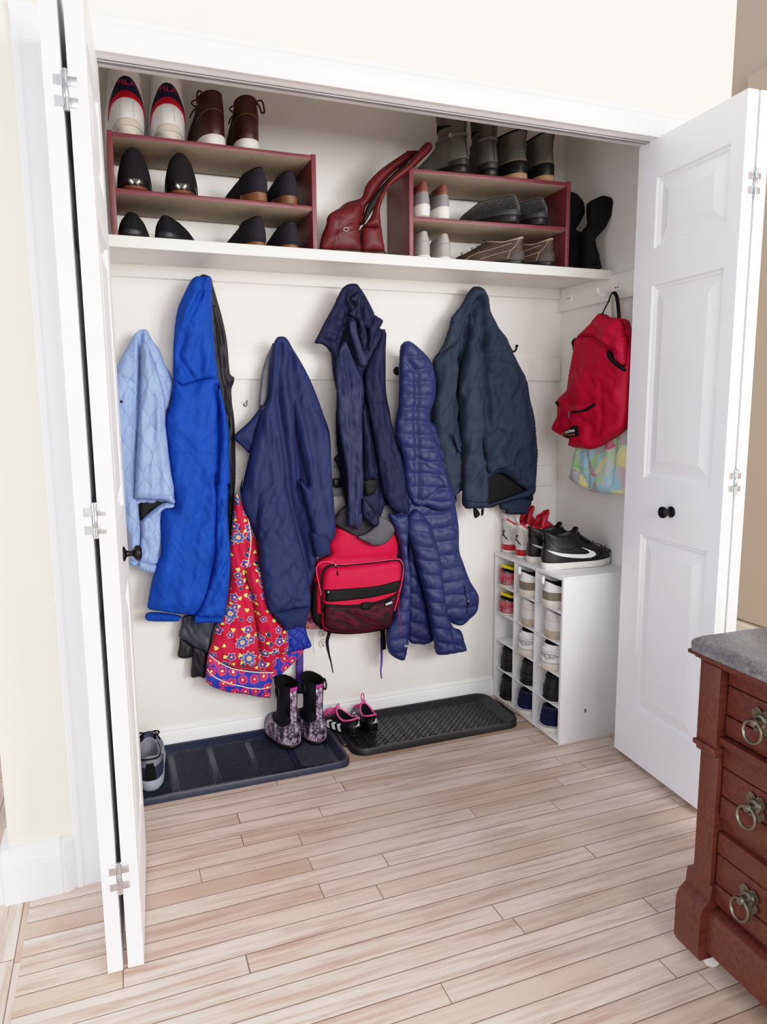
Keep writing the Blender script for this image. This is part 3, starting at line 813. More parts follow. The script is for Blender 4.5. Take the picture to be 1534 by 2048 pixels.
# ---- light blue quilted jacket
g = thing('quilted_jacket', 'light blue quilted jacket hanging leftmost beside the folded door', 'jacket', (.21, .60, 1.50))
hang = folds((3, 11, 95, .008, 0), (4, 6, 40, .003, 8))
body = cA([(222, 452), (255, 438), (288, 446), (322, 512), (360, 560), (386, 612), (402, 665), (445, 742), (464, 800), (460, 880), (440, 960), (420, 1010), (413, 1080), (424, 1190), (436, 1300), (452, 1420), (468, 1500), (474, 1615), (210, 1640), (130, 1660), (40, 1660), (40, 1000), (55, 780), (95, 655), (150, 560), (186, 492)])
ob = pillow('jacket_body', g, body, .600, .030, .045, M_LBLUE, .05, plus(hang, cr((cA([(240, 470), (243, 700), (235, 900), (228, 1130), (212, 1350), (205, 1600)]), 5, -.022), (cA([(95, 770), (170, 790), (228, 840)]), 3, -.006), (cA([(350, 850), (385, 815), (430, 812)]), 3, -.006))))
slv = cA([(262, 520), (300, 560), (350, 700), (380, 800), (408, 900), (412, 1000), (413, 1090), (426, 1200), (438, 1310), (453, 1420), (469, 1500), (474, 1600)]) + cC([(420, 120), (427, 205), (345, 182), (190, 172), (146, 168), (140, 120), (146, 40)]) + cA([(208, 1480), (212, 1350), (224, 1150), (236, 950), (243, 750), (246, 600)])
o2 = pillow('sleeve', g, slv, .560, .030, .03, M_LBLUE, .030, plus(hang, cr((cA([(330, 640), (350, 760), (360, 860)]), 5, -.008))))
seam('hem_seam', g, o2, cC([(146, 126), (260, 130), (418, 142)]), .0016, M_LBLUEP)
pillow('lining', g, cC([(185, 165), (345, 172), (372, 196), (262, 262), (214, 322), (178, 322), (172, 230)]), .585, .004, .004, M_DARK, .02, None, 5)
low = cC([(300, 226), (362, 192), (425, 203), (417, 236), (334, 266), (332, 450), (318, 560), (296, 640), (176, 615), (182, 500), (190, 390), (184, 340), (214, 298)])
o3 = pillow('lower_sleeve', g, low, .575, .022, .03, M_LBLUE, .035, plus(folds((8, 7, 14, .006, 20), (9, 4, 9, .003, 0)), cr((cC([(424, 216), (330, 248), (240, 305), (188, 372)]), 3, .010))))
pillow('cuff', g, cC([(176, 612), (240, 628), (300, 640), (296, 668), (284, 697), (225, 692), (172, 664)]), .572, .02, .026, M_LBLUEP, .02, lambda p: .003 * np.sin(p[:, 0] * .9), 2.2)
o4 = pillow('sleeve', g, cC([(40, 0), (140, 0), (152, 130), (170, 250), (185, 380), (184, 500), (170, 612), (108, 606), (98, 450), (60, 300), (40, 200)]), .590, .025, .03, M_LBLUE, .04, hang)
pillow('cuff', g, cC([(106, 602), (172, 610), (168, 640), (158, 652), (116, 648)]), .587, .02, .024, M_LBLUEP, .02, lambda p: .003 * np.sin(p[:, 0] * .9), 2.2)
bp0 = onsurf(ob, cA([(112, 932)]), .0)[0]
MB().lathe([(0, -.003), (.0045, -.002), (.005, 0)], tuple(bp0), (0, 1, 0), 14).build('snap_button', M_BLKM, g, world=True)

# ---- black jacket behind the raincoat
g = thing('black_jacket', 'black shell jacket hanging behind the royal blue raincoat', 'jacket', (.52, .63, 1.60))
hb = folds((11, 9, 60, .008, 4), (12, 5, 22, .004, -15))
o = pillow('jacket_body', g, cA([(640, 84), (716, 78), (738, 140), (765, 235), (800, 360), (832, 520), (848, 700), (858, 748), (882, 766), (878, 806), (862, 850), (868, 950), (882, 1060), (889, 1250), (890, 1420), (886, 1602)]) + cC([(858, 60), (846, 220), (826, 460), (822, 660), (790, 900), (700, 1030), (560, 1010), (560, 600), (600, 200)]) + cA([(700, 1400), (640, 900), (620, 300)]), .632, .022, .02, M_BLACKJ, .04, plus(hb, cr((cA([(752, 300), (790, 500), (800, 700), (850, 1000)]), 6, -.012))))
seam('zip', g, o, cA([(742, 330), (760, 520), (790, 760), (830, 960), (850, 1100)]), .0022, M_WEB)
pillow('hem_panel', g, cC([(492, 1004), (620, 1000), (735, 1020), (705, 1100), (668, 1258), (610, 1245), (556, 1222), (500, 1182), (455, 1152), (470, 1080)]), .612, .016, .03, M_GREYJ, .03, folds((13, 14, 60, .007, 20), (14, 6, 30, .003, -30)))
pillow('lower_hem', g, cC([(470, 1150), (520, 1195), (560, 1228), (545, 1300), (452, 1300), (458, 1220)]), .630, .014, .02, M_BLACKJ, .03, hb)
pillow('sleeve_end', g, cC([(556, 1222), (662, 1258), (654, 1340), (645, 1446), (600, 1440), (542, 1440), (548, 1330)]), .626, .020, .024, M_BLACKJ, .035, hb)

# ---- royal blue raincoat
g = thing('raincoat', 'royal blue hooded raincoat hanging second from the left', 'raincoat', (.47, .58, 1.66))
wr = folds((21, 10, 60, .0045, 14), (22, 6, 26, .0022, -35), (23, 24, 120, .009, 5), (24, 5, 30, .0016, 50))
hood = cA([(598, 92), (628, 76), (668, 80), (712, 76), (726, 130), (731, 300), (742, 480), (756, 640), (768, 778), (700, 776), (620, 792), (560, 812), (520, 824), (490, 802), (466, 786), (464, 640), (468, 520), (478, 400), (498, 290), (545, 185), (575, 125)])
o = pillow('hood', g, hood, .560, .034, .06, M_ROYAL, .05, plus(wr, cr((cA([(655, 200), (600, 290), (555, 400), (530, 520), (505, 620), (540, 700), (600, 780)]), 6, -.016), (cA([(640, 180), (648, 400), (640, 600), (650, 770)]), 7, -.010), (cA([(620, 200), (560, 330), (545, 430)]), 9, .012))))
seam('hood_seam', g, o, cA([(592, 150), (650, 182), (728, 182)]), .0014, M_ROYAL)
bd = cA([(478, 770), (520, 812), (620, 786), (700, 770), (768, 766), (792, 860), (815, 960), (838, 1080), (848, 1200), (850, 1400), (846, 1602)]) + cC([(810, 60), (790, 500), (700, 700), (672, 830), (642, 940), (622, 1004), (520, 996), (420, 988), (330, 972), (236, 952), (240, 880), (262, 760), (296, 640), (330, 540), (334, 270), (420, 235), (423, 140)]) + cA([(470, 1560), (446, 1400), (430, 1250), (414, 1110), (418, 1032), (452, 935), (462, 840)])
o = pillow('raincoat_body', g, bd, .566, .034, .05, M_ROYAL, .05, plus(wr, cr((cA([(755, 830), (775, 960), (778, 1150), (772, 1300), (766, 1500)]), 6, -.020), (cC([(722, 0), (716, 400), (700, 600), (690, 700)]), 6, -.018), (cA([(500, 1100), (620, 1200), (700, 1400)]), 14, .008), (cC([(540, 100), (470, 300), (400, 520), (330, 740)]), 16, .012), (cC([(640, 80), (560, 420), (520, 800)]), 12, -.008))))
seam('yoke_seam', g, o, cA([(446, 1275), (560, 1276), (700, 1276), (768, 1300)]), .0013, M_ROYAL)
seam('hem_seam', g, o, cC([(242, 925), (420, 958), (632, 965)]), .0013, M_ROYAL)
sl = cA([(770, 800), (800, 900), (838, 1070), (848, 1180), (845, 1260), (852, 1400), (846, 1602)]) + cC([(806, 60), (802, 250), (812, 400), (822, 520), (822, 690), (806, 860), (790, 960), (760, 1010), (580, 1006), (606, 950), (652, 850), (690, 720), (716, 560), (720, 300), (722, 0)]) + cA([(768, 1500), (778, 1300), (786, 1150), (780, 1000)])
o = pillow('sleeve', g, sl, .540, .030, .04, M_ROYAL, .030, plus(folds((24, 8, 30, .007, 25), (25, 6, 14, .004, -20)), cr((cC([(800, 250), (740, 420), (712, 560)]), 6, -.010), (cC([(790, 640), (720, 760), (650, 940)]), 7, -.009))))
pillow('cuff', g, cC([(578, 998), (660, 1000), (764, 1002), (770, 1030), (760, 1054), (680, 1054), (572, 1054), (566, 1024)]), .540, .026, .03, M_ROYAL, .022, lambda p: .0035 * np.sin(p[:, 0] * 1.0), 2.2)
pillow('cuff', g, cC([(228, 985), (330, 980), (466, 1004), (462, 1034), (440, 1044), (340, 1046), (226, 1036)]), .590, .022, .026, M_ROYAL, .022, lambda p: .0035 * np.sin(p[:, 0] * 1.0), 2.2)

# ---- flowered red jacket
def flowers():
    t = NT('red flower print'); v = t.coord(scale=(1, 1, 1)); sep = t.n('ShaderNodeSeparateXYZ'); t.l(v, sep.inputs[0])
    red = lin((180, 8, 50))
    col = red
    cur = None
    def layer(cur, sc, seed, petals, rmax, cols, keep):
        cb = t.n('ShaderNodeCombineXYZ'); t.l(t.math('ADD', sep.outputs[0], seed * .37), cb.inputs[0]); t.l(t.math('ADD', sep.outputs[2], seed * .61), cb.inputs[1])
        vo = t.n('ShaderNodeTexVoronoi', voronoi_dimensions='2D'); vo.inputs['Scale'].default_value = sc; vo.inputs['Randomness'].default_value = .62
        t.l(cb.outputs[0], vo.inputs['Vector'])
        sub = t.n('ShaderNodeVectorMath', operation='SUBTRACT'); sv = t.n('ShaderNodeVectorMath', operation='SCALE'); sv.inputs['Scale'].default_value = sc; t.l(cb.outputs[0], sv.inputs[0])
        pv = t.n('ShaderNodeVectorMath', operation='SCALE'); pv.inputs['Scale'].default_value = sc; t.l(vo.outputs['Position'], pv.inputs[0])
        t.l(sv.outputs[0], sub.inputs[0]); t.l(pv.outputs[0], sub.inputs[1])
        s2 = t.n('ShaderNodeSeparateXYZ'); t.l(sub.outputs[0], s2.inputs[0])
        wn = t.n('ShaderNodeTexWhiteNoise', noise_dimensions='2D'); t.l(vo.outputs['Position'], wn.inputs['Vector'])
        ang = t.math('ARCTAN2', s2.outputs[1], s2.outputs[0]); ang = t.math('ADD', ang, t.math('MULTIPLY', wn.outputs[0], 6.0))
        pet = t.math('COSINE', t.math('MULTIPLY', ang, petals))
        d = t.math('MULTIPLY', vo.outputs['Distance'], t.math('MULTIPLY_ADD', pet, -.20, 1.0))
        d = t.math('DIVIDE', d, t.math('MULTIPLY_ADD', wn.outputs[0], .25, rmax))
        ring = t.ramp(d, [(p, lin(c)) for p, c in cols], 'CONSTANT')
        mask = t.math('MULTIPLY', t.math('LESS_THAN', d, .98), t.math('LESS_THAN', wn.outputs[0], keep))
        return t.mix(mask, cur, ring)
    col = layer(red, 34, 3, 3, .20, [(0, (226, 214, 110)), (.45, (232, 222, 120)), (.78, (110, 120, 40)), (.9, (120, 20, 60))], .42)
    col = layer(col, 28, 1, 2, .17, [(0, (40, 44, 130)), (.5, (30, 30, 100)), (.85, (120, 130, 40))], .30)
    col = layer(col, 24, 7, 5, .22, [(0, (240, 220, 140)), (.22, (206, 16, 58)), (.36, (48, 60, 150)), (.72, (90, 50, 140)), (.88, (226, 196, 170))], .62)
    col = layer(col, 15, 11, 8, .22, [(0, (200, 30, 60)), (.12, (240, 220, 170)), (.24, (200, 40, 60)), (.32, (244, 232, 180)), (.38, (36, 52, 140)), (.66, (96, 120, 190)), (.80, (30, 36, 110)), (.9, (236, 214, 160))], .55)
    nb = t.bump(t.noise(v, 30, 3), .3, .005)
    return t.done(col, .7, 0, nb, .1, .25)
def band():
    t = NT('blue border print'); v = t.coord(); sep = t.n('ShaderNodeSeparateXYZ'); t.l(v, sep.inputs[0])
    cb = t.n('ShaderNodeCombineXYZ'); t.l(sep.outputs[0], cb.inputs[0]); t.l(sep.outputs[2], cb.inputs[1])
    vo = t.n('ShaderNodeTexVoronoi', voronoi_dimensions='2D'); vo.inputs['Scale'].default_value = 26; vo.inputs['Randomness'].default_value = .45; t.l(cb.outputs[0], vo.inputs['Vector'])
    nz = t.noise(v, 90, 2)
    d = t.math('ADD', vo.outputs['Distance'], t.math('MULTIPLY', t.math('SUBTRACT', nz, .5), .35))
    col = t.ramp(d, [(0, lin((244, 232, 190))), (.08, lin((210, 20, 60))), (.24, lin((26, 34, 120))), (.30, lin((224, 80, 100))), (.34, lin((214, 24, 62))), (.40, lin((34, 48, 160)))], 'CONSTANT')
    return t.done(col, .7, 0, t.bump(t.noise(v, 30, 3), .3, .005), .1, .25)
M_FLO, M_BAND = flowers(), band()
M_QBLUE = quilt('cobalt quilted lining', (16, 40, 140), 'diamond')
M_PIPE = mat('cream piping', (236, 214, 176), .6)
g = thing('print_jacket', 'red flower print jacket with a blue border, hanging low behind the navy coat', 'jacket', (.55, .60, .95))
pw = folds((31, 12, 70, .008, 6), (32, 7, 24, .004, -12))
pillow('lining', g, cK([(700, 1330), (830, 1340), (965, 1330), (1000, 1420), (1040, 1520), (985, 1550), (860, 1590), (720, 1580)]), .615, .010, .016, M_QBLUE, .03, pw, label='cobalt blue quilted lining of the jacket')
pillow('front_border', g, cK([(560, 1640), (690, 1620), (800, 1590), (880, 1570), (965, 1555), (925, 1620), (850, 1700), (740, 1800), (650, 1850), (600, 1850)]), .606, .012, .016, M_BAND, .03, pw, label='blue printed border of the turned front edge')
ja = cK([(292, 36), (318, 40), (350, 110), (375, 170), (420, 260), (460, 370), (500, 480), (530, 620), (545, 760), (580, 950), (620, 1150), (700, 1260), (780, 1340), (806, 1400), (812, 1550), (790, 1600), (700, 1660), (668, 1700), (664, 1770), (520, 1768), (400, 1756), (260, 1725), (140, 1670), (40, 1590), (70, 1480), (110, 1330), (190, 1180), (215, 1010), (245, 850), (240, 650), (250, 480), (262, 330), (282, 150)])
o = pillow('jacket_body', g, ja, .585, .032, .045, M_FLO, .05, plus(pw, cr((cK([(390, 760), (430, 930), (470, 1100), (490, 1250), (520, 1450), (545, 1650)]), 4, -.030), (cK([(395, 120), (430, 350), (420, 560), (385, 760)]), 4, .008))))
seam('piping', g, o, cK([(368, 165), (410, 270), (428, 400), (430, 520), (410, 650), (388, 750)]), .0018, M_PIPE)
sk = cK([(395, 780), (430, 700), (470, 600), (530, 640), (548, 780), (582, 950), (622, 1150), (700, 1260), (780, 1340), (806, 1400), (814, 1540), (790, 1585), (700, 1600), (560, 1600), (548, 1500), (528, 1400), (505, 1250), (490, 1150), (462, 1010), (420, 900)])
o2 = pillow('sleeve', g, sk, .560, .030, .03, M_FLO, .030, plus(pw, cr((cK([(560, 1250), (620, 1230), (720, 1350)]), 5, -.006))), sink=(1100, 1160, .04))
pillow('cuff_stripe', g, cK([(556, 1568), (706, 1544), (708, 1562), (560, 1588)]), 0, .0015, .001, M_WHT, .006, None, 2.5, 0, on=o2, off=.001)
bd_ = cK([(40, 1590), (140, 1668), (260, 1724), (400, 1755), (520, 1767), (664, 1768), (655, 1860), (645, 1925), (636, 2022), (590, 2026), (500, 2016), (430, 2000), (330, 1985), (240, 1976), (130, 1945), (40, 1905), (6, 1860), (18, 1720)])
o3 = pillow('hem_border', g, bd_, .580, .026, .04, M_BAND, .04, folds((33, 16, 60, .008, 6)), label='blue printed hem border')
seam('piping', g, o3, cK([(40, 1600), (140, 1676), (260, 1732), (400, 1760), (520, 1772), (660, 1772)]), .0018, M_PIPE)
seam('piping', g, o3, cK([(20, 1742), (100, 1810), (240, 1868), (380, 1898), (520, 1910), (645, 1908)]), .0018, M_PIPE)
q = onsurf(o3, cK([(610, 1985)]))[0]
MB().lathe([(0, -.005), (.005, -.004), (.0065, 0)], tuple(q), (0, 1, 0), 16).build('snap_button', mat('pink snap', (220, 60, 110), .3), g, world=True)

# ---- navy coat
g = thing('navy_coat', 'navy blue coat with a grey lining, hanging fourth from the left over the flowered jacket', 'coat', (.72, .58, 1.50))
nf = folds((41, 10, 110, .008, -8), (42, 26, 150, .010, -14), (43, 6, 36, .0025, 20))
pillow('lining', g, cA([(1150, 535), (1122, 580), (1096, 640), (1072, 730), (1058, 830), (1050, 920), (1054, 985), (1110, 920), (1130, 750)]), .600, .012, .02, M_GREYL, .02, None, label='grey fleece lining at the neck')
nb_ = cA([(1164, 505), (1200, 486), (1240, 500), (1280, 568), (1330, 650), (1390, 762), (1440, 880), (1490, 1020), (1534, 1165)]) + [(664, 960), (668, 1010), (664, 1060)] + cC([(1430, 420), (1440, 560), (1432, 640), (1422, 720), (1384, 806), (1300, 820), (1150, 800), (1062, 840), (1036, 660), (1022, 480), (950, 320), (915, 235), (892, 108), (912, 20)]) + cA([(930, 1530), (955, 1420), (985, 1290), (1010, 1180), (1050, 1040), (1088, 960), (1110, 900), (1118, 760), (1132, 600)])
o = pillow('coat_body', g, nb_, .570, .034, .05, M_NAVY, .05, plus(nf, cr((cA([(1190, 560), (1170, 750), (1185, 1000), (1210, 1200), (1240, 1450)]), 7, -.018), (cA([(1270, 570), (1255, 750), (1285, 1000), (1300, 1300), (1330, 1602)]), 7, -.016), (cA([(1140, 600), (1120, 900), (1060, 1200), (1000, 1500)]), 12, .012), (cC([(1230, 60), (1280, 330), (1330, 500), (1360, 660)]), 8, -.022))))
pillow('collar_flap', g, cA([(1070, 960), (1045, 990), (980, 1070), (884, 1160), (890, 1196), (940, 1240), (988, 1286), (1040, 1260), (1075, 1150)]), .590, .016, .02, M_NAVY, .03, folds((44, 20, 16, .005, 30)))
s1_ = cC([(1010, 0), (1060, -120), (1140, -160), (1230, 60), (1262, 220), (1300, 420), (1350, 600), (1385, 780), (1398, 880), (1380, 945), (1280, 950), (1140, 985), (1090, 960), (1062, 850), (1036, 660), (1024, 480), (1012, 240)])
o = pillow('sleeve', g, s1_, .535, .036, .04, M_NAVY, .030, plus(folds((45, 9, 34, .006, 25), (46, 7, 16, .003, -30)), cr((cC([(1040, 420), (1110, 300), (1150, 120)]), 6, -.009), (cC([(1150, 975), (1240, 900), (1330, 890)]), 5, -.006))), sink=(905, 1060, .06))
pillow('cuff', g, cC([(1120, 980), (1180, 966), (1280, 944), (1386, 930), (1372, 1010), (1356, 1082), (1290, 1084), (1244, 1086), (1218, 1112), (1180, 1064), (1140, 1020)]), .532, .030, .034, M_NAVYR, .035, lambda p: .0012 * np.sin(p[:, 0] * 1.6), 2.2)
s2_ = cA([(1290, 900), (1340, 760), (1390, 765), (1440, 880), (1490, 1020), (1534, 1165)]) + [(664, 960), (668, 1010), (671, 1066), (655, 1086), (622, 1070)] + cD([(130, 500), (110, 400), (60, 200), (30, 60)]) + cA([(1380, 1500), (1320, 1200)])
o = pillow('sleeve', g, s2_, .525, .034, .04, M_NAVY, .030, plus(folds((47, 10, 80, .006, -10), (48, 7, 30, .003, 15)), cr((cA([(1350, 900), (1400, 1150), (1430, 1500)]), 8, -.010))), sink=(755, 930, .06))
pillow('cuff', g, cD([(118, 462), (200, 462), (301, 448), (292, 500), (268, 530), (262, 580), (266, 628), (220, 642), (160, 646), (140, 600), (126, 540)]), .522, .028, .034, M_NAVYR, .03, lambda p: .0012 * np.sin(p[:, 0] * 1.6), 2.2)

# ---- tie dyed bag, far behind the red backpack
def tiedye(name, stops, sc=14, interp='LINEAR'):
    t = NT(name); v = t.coord(); d = t.noise(v, sc * .6, 3)
    cb = t.n('ShaderNodeVectorMath', operation='ADD'); t.l(v, cb.inputs[0]); q = t.n('ShaderNodeCombineXYZ'); t.l(t.math('MULTIPLY', d, .12), q.inputs[0]); t.l(t.math('MULTIPLY', d, .08), q.inputs[2]); t.l(q.outputs[0], cb.inputs[1])
    vo = t.n('ShaderNodeTexVoronoi', feature='SMOOTH_F1'); vo.inputs['Scale'].default_value = sc; vo.inputs['Smoothness'].default_value = .25; t.l(cb.outputs[0], vo.inputs['Vector'])
    wn = t.n('ShaderNodeSeparateColor'); t.l(vo.outputs['Color'], wn.inputs[0])
    col = t.ramp(wn.outputs[0], [(p, lin(c)) for p, c in stops], interp)
    col = t.mix(t.ramp(t.noise(v, 40, 4), [(.35, (0, 0, 0)), (.7, (.35, .35, .35))]), col, lin((205, 205, 208)))
    return t.done(col, .8, 0, t.bump(t.noise(v, 400, 1), .1, .001), .1, .2)
M_TIE = tiedye('tie dye cloth', [(.15, (60, 20, 90)), (.35, (200, 40, 110)), (.5, (60, 190, 200)), (.65, (235, 235, 240)), (.8, (60, 60, 160)), (.95, (230, 120, 60))], 24)
g = thing('drawstring_bag', 'tie-dyed bag mostly hidden behind the middle red backpack', 'bag', (.80, .63, .80))
pillow('bag_body', g, cD([(40, 530), (130, 520), (210, 600), (260, 900), (240, 1150), (190, 1186), (120, 1190), (70, 1172), (76, 1060), (60, 800), (30, 640)]), .640, .014, .014, M_TIE, .03, folds((51, 12, 30, .004, 10)), 4)

# ---- hanging purple strap
g = thing('purple_strap', 'flat purple strap hanging below the flowered jacket, behind the camouflage boots', 'strap', (.70, .655, .35))
M_PUR = cloth('purple webbing', (80, 56, 140), rough=.7)
pillow('webbing', g, cC([(1302, 1000), (1345, 1000), (1345, 1200), (1342, 1560), (1286, 1560), (1296, 1250)]), .652, .001, .001, M_PUR, .004, None, 4, 0)

# ---- middle red backpack
g = thing('backpack', 'red backpack with black mesh pocket hanging in the middle of the closet', 'backpack', (.90, .58, .78))
M_MESH = None
def meshcloth():
    t = NT('maroon net pocket'); v = t.coord(); vo = t.n('ShaderNodeTexVoronoi'); vo.inputs['Scale'].default_value = 330; vo.inputs['Randomness'].default_value = .15; t.l(v, vo.inputs['Vector'])
    col = t.ramp(vo.outputs['Distance'], [(.2, lin((104, 10, 44))), (.5, lin((30, 8, 18)))])
    col = t.mix(t.ramp(t.noise(v, 9, 2), [(.4, (0, 0, 0)), (.75, (.7, .7, .7))]), col, lin((28, 10, 18)))
    return t.done(col, .7, 0, t.bump(vo.outputs['Distance'], .3, .001), 0, .2)
M_MESH = meshcloth()
bf = folds((61, 40, 30, .006, 10))
side = cP([(100, 700), (190, 640), (300, 580), (270, 430), (330, 300), (370, 165), (600, 90), (900, 60), (1180, 150), (1240, 255), (1290, 400), (1285, 560), (1270, 640), (1330, 680), (1362, 760), (1350, 900), (1320, 1080), (1270, 1300), (1230, 1420), (1180, 1560), (1150, 1640), (1000, 1690), (800, 1722), (560, 1738), (400, 1730), (250, 1700), (140, 1640), (60, 1570), (20, 1440), (10, 1250), (30, 1060), (80, 900), (96, 790)])
o = pillow('pack_body', g, side, .560, .030, .07, M_REDBP, .05, plus(bf, cr((cP([(130, 690), (500, 640), (1280, 600)]), 8, -.006))))
pillow('side_panel', g, cP([(60, 980), (100, 960), (150, 1200), (185, 1420), (170, 1660), (120, 1630), (50, 1560), (16, 1440), (10, 1250), (30, 1060)]), 0, .004, .003, M_WEB, .02, None, 3, on=o, off=.001)
pillow('side_panel', g, cP([(78, 1010), (112, 980), (150, 1200), (178, 1428), (120, 1420), (70, 1400)]), 0, .004, .003, M_REDBP, .01, None, 3, on=o, off=.004, label='red stripe on the black side panel')
pk = cP([(178, 1240), (178, 1000), (190, 880), (230, 790), (320, 745), (480, 740), (700, 720), (1000, 690), (1240, 664), (1310, 690), (1335, 760), (1325, 900), (1295, 1090), (1255, 1260), (1210, 1420), (1170, 1560), (1120, 1640), (900, 1690), (600, 1716), (380, 1706), (230, 1660), (170, 1590), (176, 1420)])
o = pillow('front_pocket', g, pk, .523, .022, .03, M_REDBP, .02, folds((62, 60, 30, .004, 10)))
pillow('zip_band', g, cP([(196, 1078), (320, 1066), (560, 1048), (800, 1030), (1000, 1000), (1160, 960), (1290, 940), (1282, 1020), (1262, 1088), (1100, 1130), (900, 1180), (700, 1205), (480, 1228), (220, 1240), (205, 1160)]), 0, .003, .002, M_WEB, .01, None, 2.5, on=o, off=.001)
mp_ = pillow('mesh_pocket', g, cP([(210, 1300), (480, 1308), (720, 1295), (900, 1266), (1060, 1220), (1180, 1165), (1256, 1110), (1240, 1250), (1200, 1420), (1164, 1560), (1110, 1632), (900, 1680), (600, 1704), (380, 1694), (240, 1650), (190, 1590), (186, 1450)]), 0, .010, .004, M_MESH, .03, folds((63, 40, 12, .005, 25)), 2.8, on=o, off=.001)
pillow('pocket_edge', g, cP([(205, 1275), (480, 1285), (720, 1272), (900, 1244), (1060, 1198), (1180, 1145), (1262, 1090), (1258, 1122), (1180, 1178), (1060, 1236), (900, 1284), (720, 1312), (480, 1324), (205, 1314)]), 0, .005, .003, M_WEB, .006, None, 2.2, on=o, off=.004)
pillow('bottom_panel', g, cP([(140, 1640), (250, 1690), (400, 1712), (600, 1722), (900, 1698), (1150, 1636), (1140, 1664), (1000, 1696), (800, 1728), (560, 1742), (400, 1736), (250, 1710)]), .520, .010, .06, M_WEB, .012, None, 3)
seam('zip', g, o, cP([(176, 1420), (172, 1000), (186, 870), (226, 780), (320, 736), (480, 735), (700, 715), (1000, 684), (1240, 656), (1322, 690), (1345, 770), (1330, 900)]), .0045, M_WEB, .001)
seam('piping', g, o, cP([(165, 1180), (118, 960), (90, 800), (120, 720), (180, 686), (260, 685), (400, 716), (640, 712), (1000, 672), (1240, 642), (1320, 660), (1362, 760), (1340, 960), (1290, 1180), (1230, 1400)]), .0026, mat('red piping', (214, 40, 76), .5), .002)
def pull(parent, o, a, b):
    P = onsurf(o, [a, b], .006)
    t = MB().tube([tuple(p) for p in P], .0032, 8).build('zip_pull', M_WEB, parent, world=True)
    MB().lathe([(0, -.003), (.004, -.003), (.004, .003), (0, .003)], tuple(P[0]), (0, 0, 1), 10).build('slider', M_SILV, t, world=True)
pull(g, o, cP([(366, 735)])[0], cP([(372, 852)])[0]); pull(g, o, cP([(238, 1100)])[0], cP([(246, 1230)])[0])
lb = pillow('label_tag', g, cP([(1040, 1236), (1150, 1200), (1150, 1262), (1046, 1300)]), 0, .0015, .001, M_WEB, .004, None, 1.6, 0, on=mp_, off=.004)
surf_text('tag_lettering', g, lb, 'transland', 6.2, cP([(1096, 1250)])[0], -19, M_WHT, .0022, sx=.62, bold=.012)
pillow('carry_tab', g, cP([(715, 1262), (740, 1244), (850, 1240), (865, 1262), (850, 1340), (710, 1345)]), 0, .004, .002, M_WEB, .008, None, 2, on=o, off=.009)
s_ = [at(u, v, 'y', y) for (u, v), y in zip(cD([(268, 1190), (250, 1240), (240, 1290), (252, 1370), (270, 1440), (284, 1518)]), (.545, .55, .555, .56, .56, .56))]
ribbon('strap', g, s_, [.015, .014, .013, .009, .006, .004], .002, M_WEB)
s_ = [at(u, v, 'y', y) for (u, v), y in zip(cD([(655, 1180), (660, 1260), (664, 1345)]), (.575, .58, .585))]
ribbon('strap', g, s_, .020, .002, M_WEB)
s_ = [at(u, v, 'y', y) for (u, v), y in zip(cD([(645, 1250), (648, 1340), (648, 1430), (642, 1500), (648, 1562)]), (.59, .592, .594, .594, .594))]
ribbon('strap', g, s_, [.010, .010, .009, .007, .005], .002, M_PUR, label='purple loose strap end')
seam('loose_thread', g, o, cP([(1262, 975), (1285, 1060)]), .0006, mat('red thread', (180, 20, 50), .7), .002)
pp_ = [at(u, v, 'y', y) for (u, v), y in zip(cP([(1285, 1060), (1300, 1250), (1295, 1420), (1318, 1580), (1334, 1740)]), (.500, .50, .50, .50, .50))]
MB().tube([tuple(p) for p in catmull(pp_, 5)], .0007, 5).build('loose_thread', mat('red thread', (180, 20, 50), .7), g, world=True)

# ---- cap resting on the backpack
M_CAP = cloth('dark grey cap cloth', (42, 41, 46), rough=.85, wr=.3); M_BRIM = cloth('grey cap brim', (76, 76, 82), rough=.85, wr=.15)
g = thing('cap', 'grey baseball cap on top of the middle red backpack', 'cap', (.90, .50, .88))
pillow('crown', g, cP([(340, 120), (380, 0), (480, -120), (640, -160), (850, -120), (1000, 0), (1010, 60), (960, 180), (860, 270), (730, 312), (640, 305), (560, 260), (470, 210)]), .530, .022, .03, M_CAP, .06, folds((71, 30, 12, .004, 30)))
br = pillow('brim', g, cP([(690, 318), (780, 286), (880, 225), (950, 150), (1010, 20), (1090, 45), (1170, 100), (1222, 165), (1238, 230), (1215, 300), (1140, 385), (1060, 435), (985, 452), (900, 440), (800, 392)]), .508, .010, .008, M_BRIM, .03, folds((72, 30, 30, .003, 0)))
for k in (0, 1, 2):
    d_ = 14 * k
    seam('brim_stitch', g, br, cP([(800 + d_, 380 - 14 - 1.3 * d_), (900 + d_ * .6, 424 - 10 - 1.6 * d_), (985, 436 - 12 - 1.6 * d_), (1060, 420 - 12 - 1.6 * d_), (1135 - d_, 370 - 10 - d_), (1200 - d_ * 1.4, 290 - 6), (1218 - d_ * 1.5, 225)]), .0006, M_CAP)

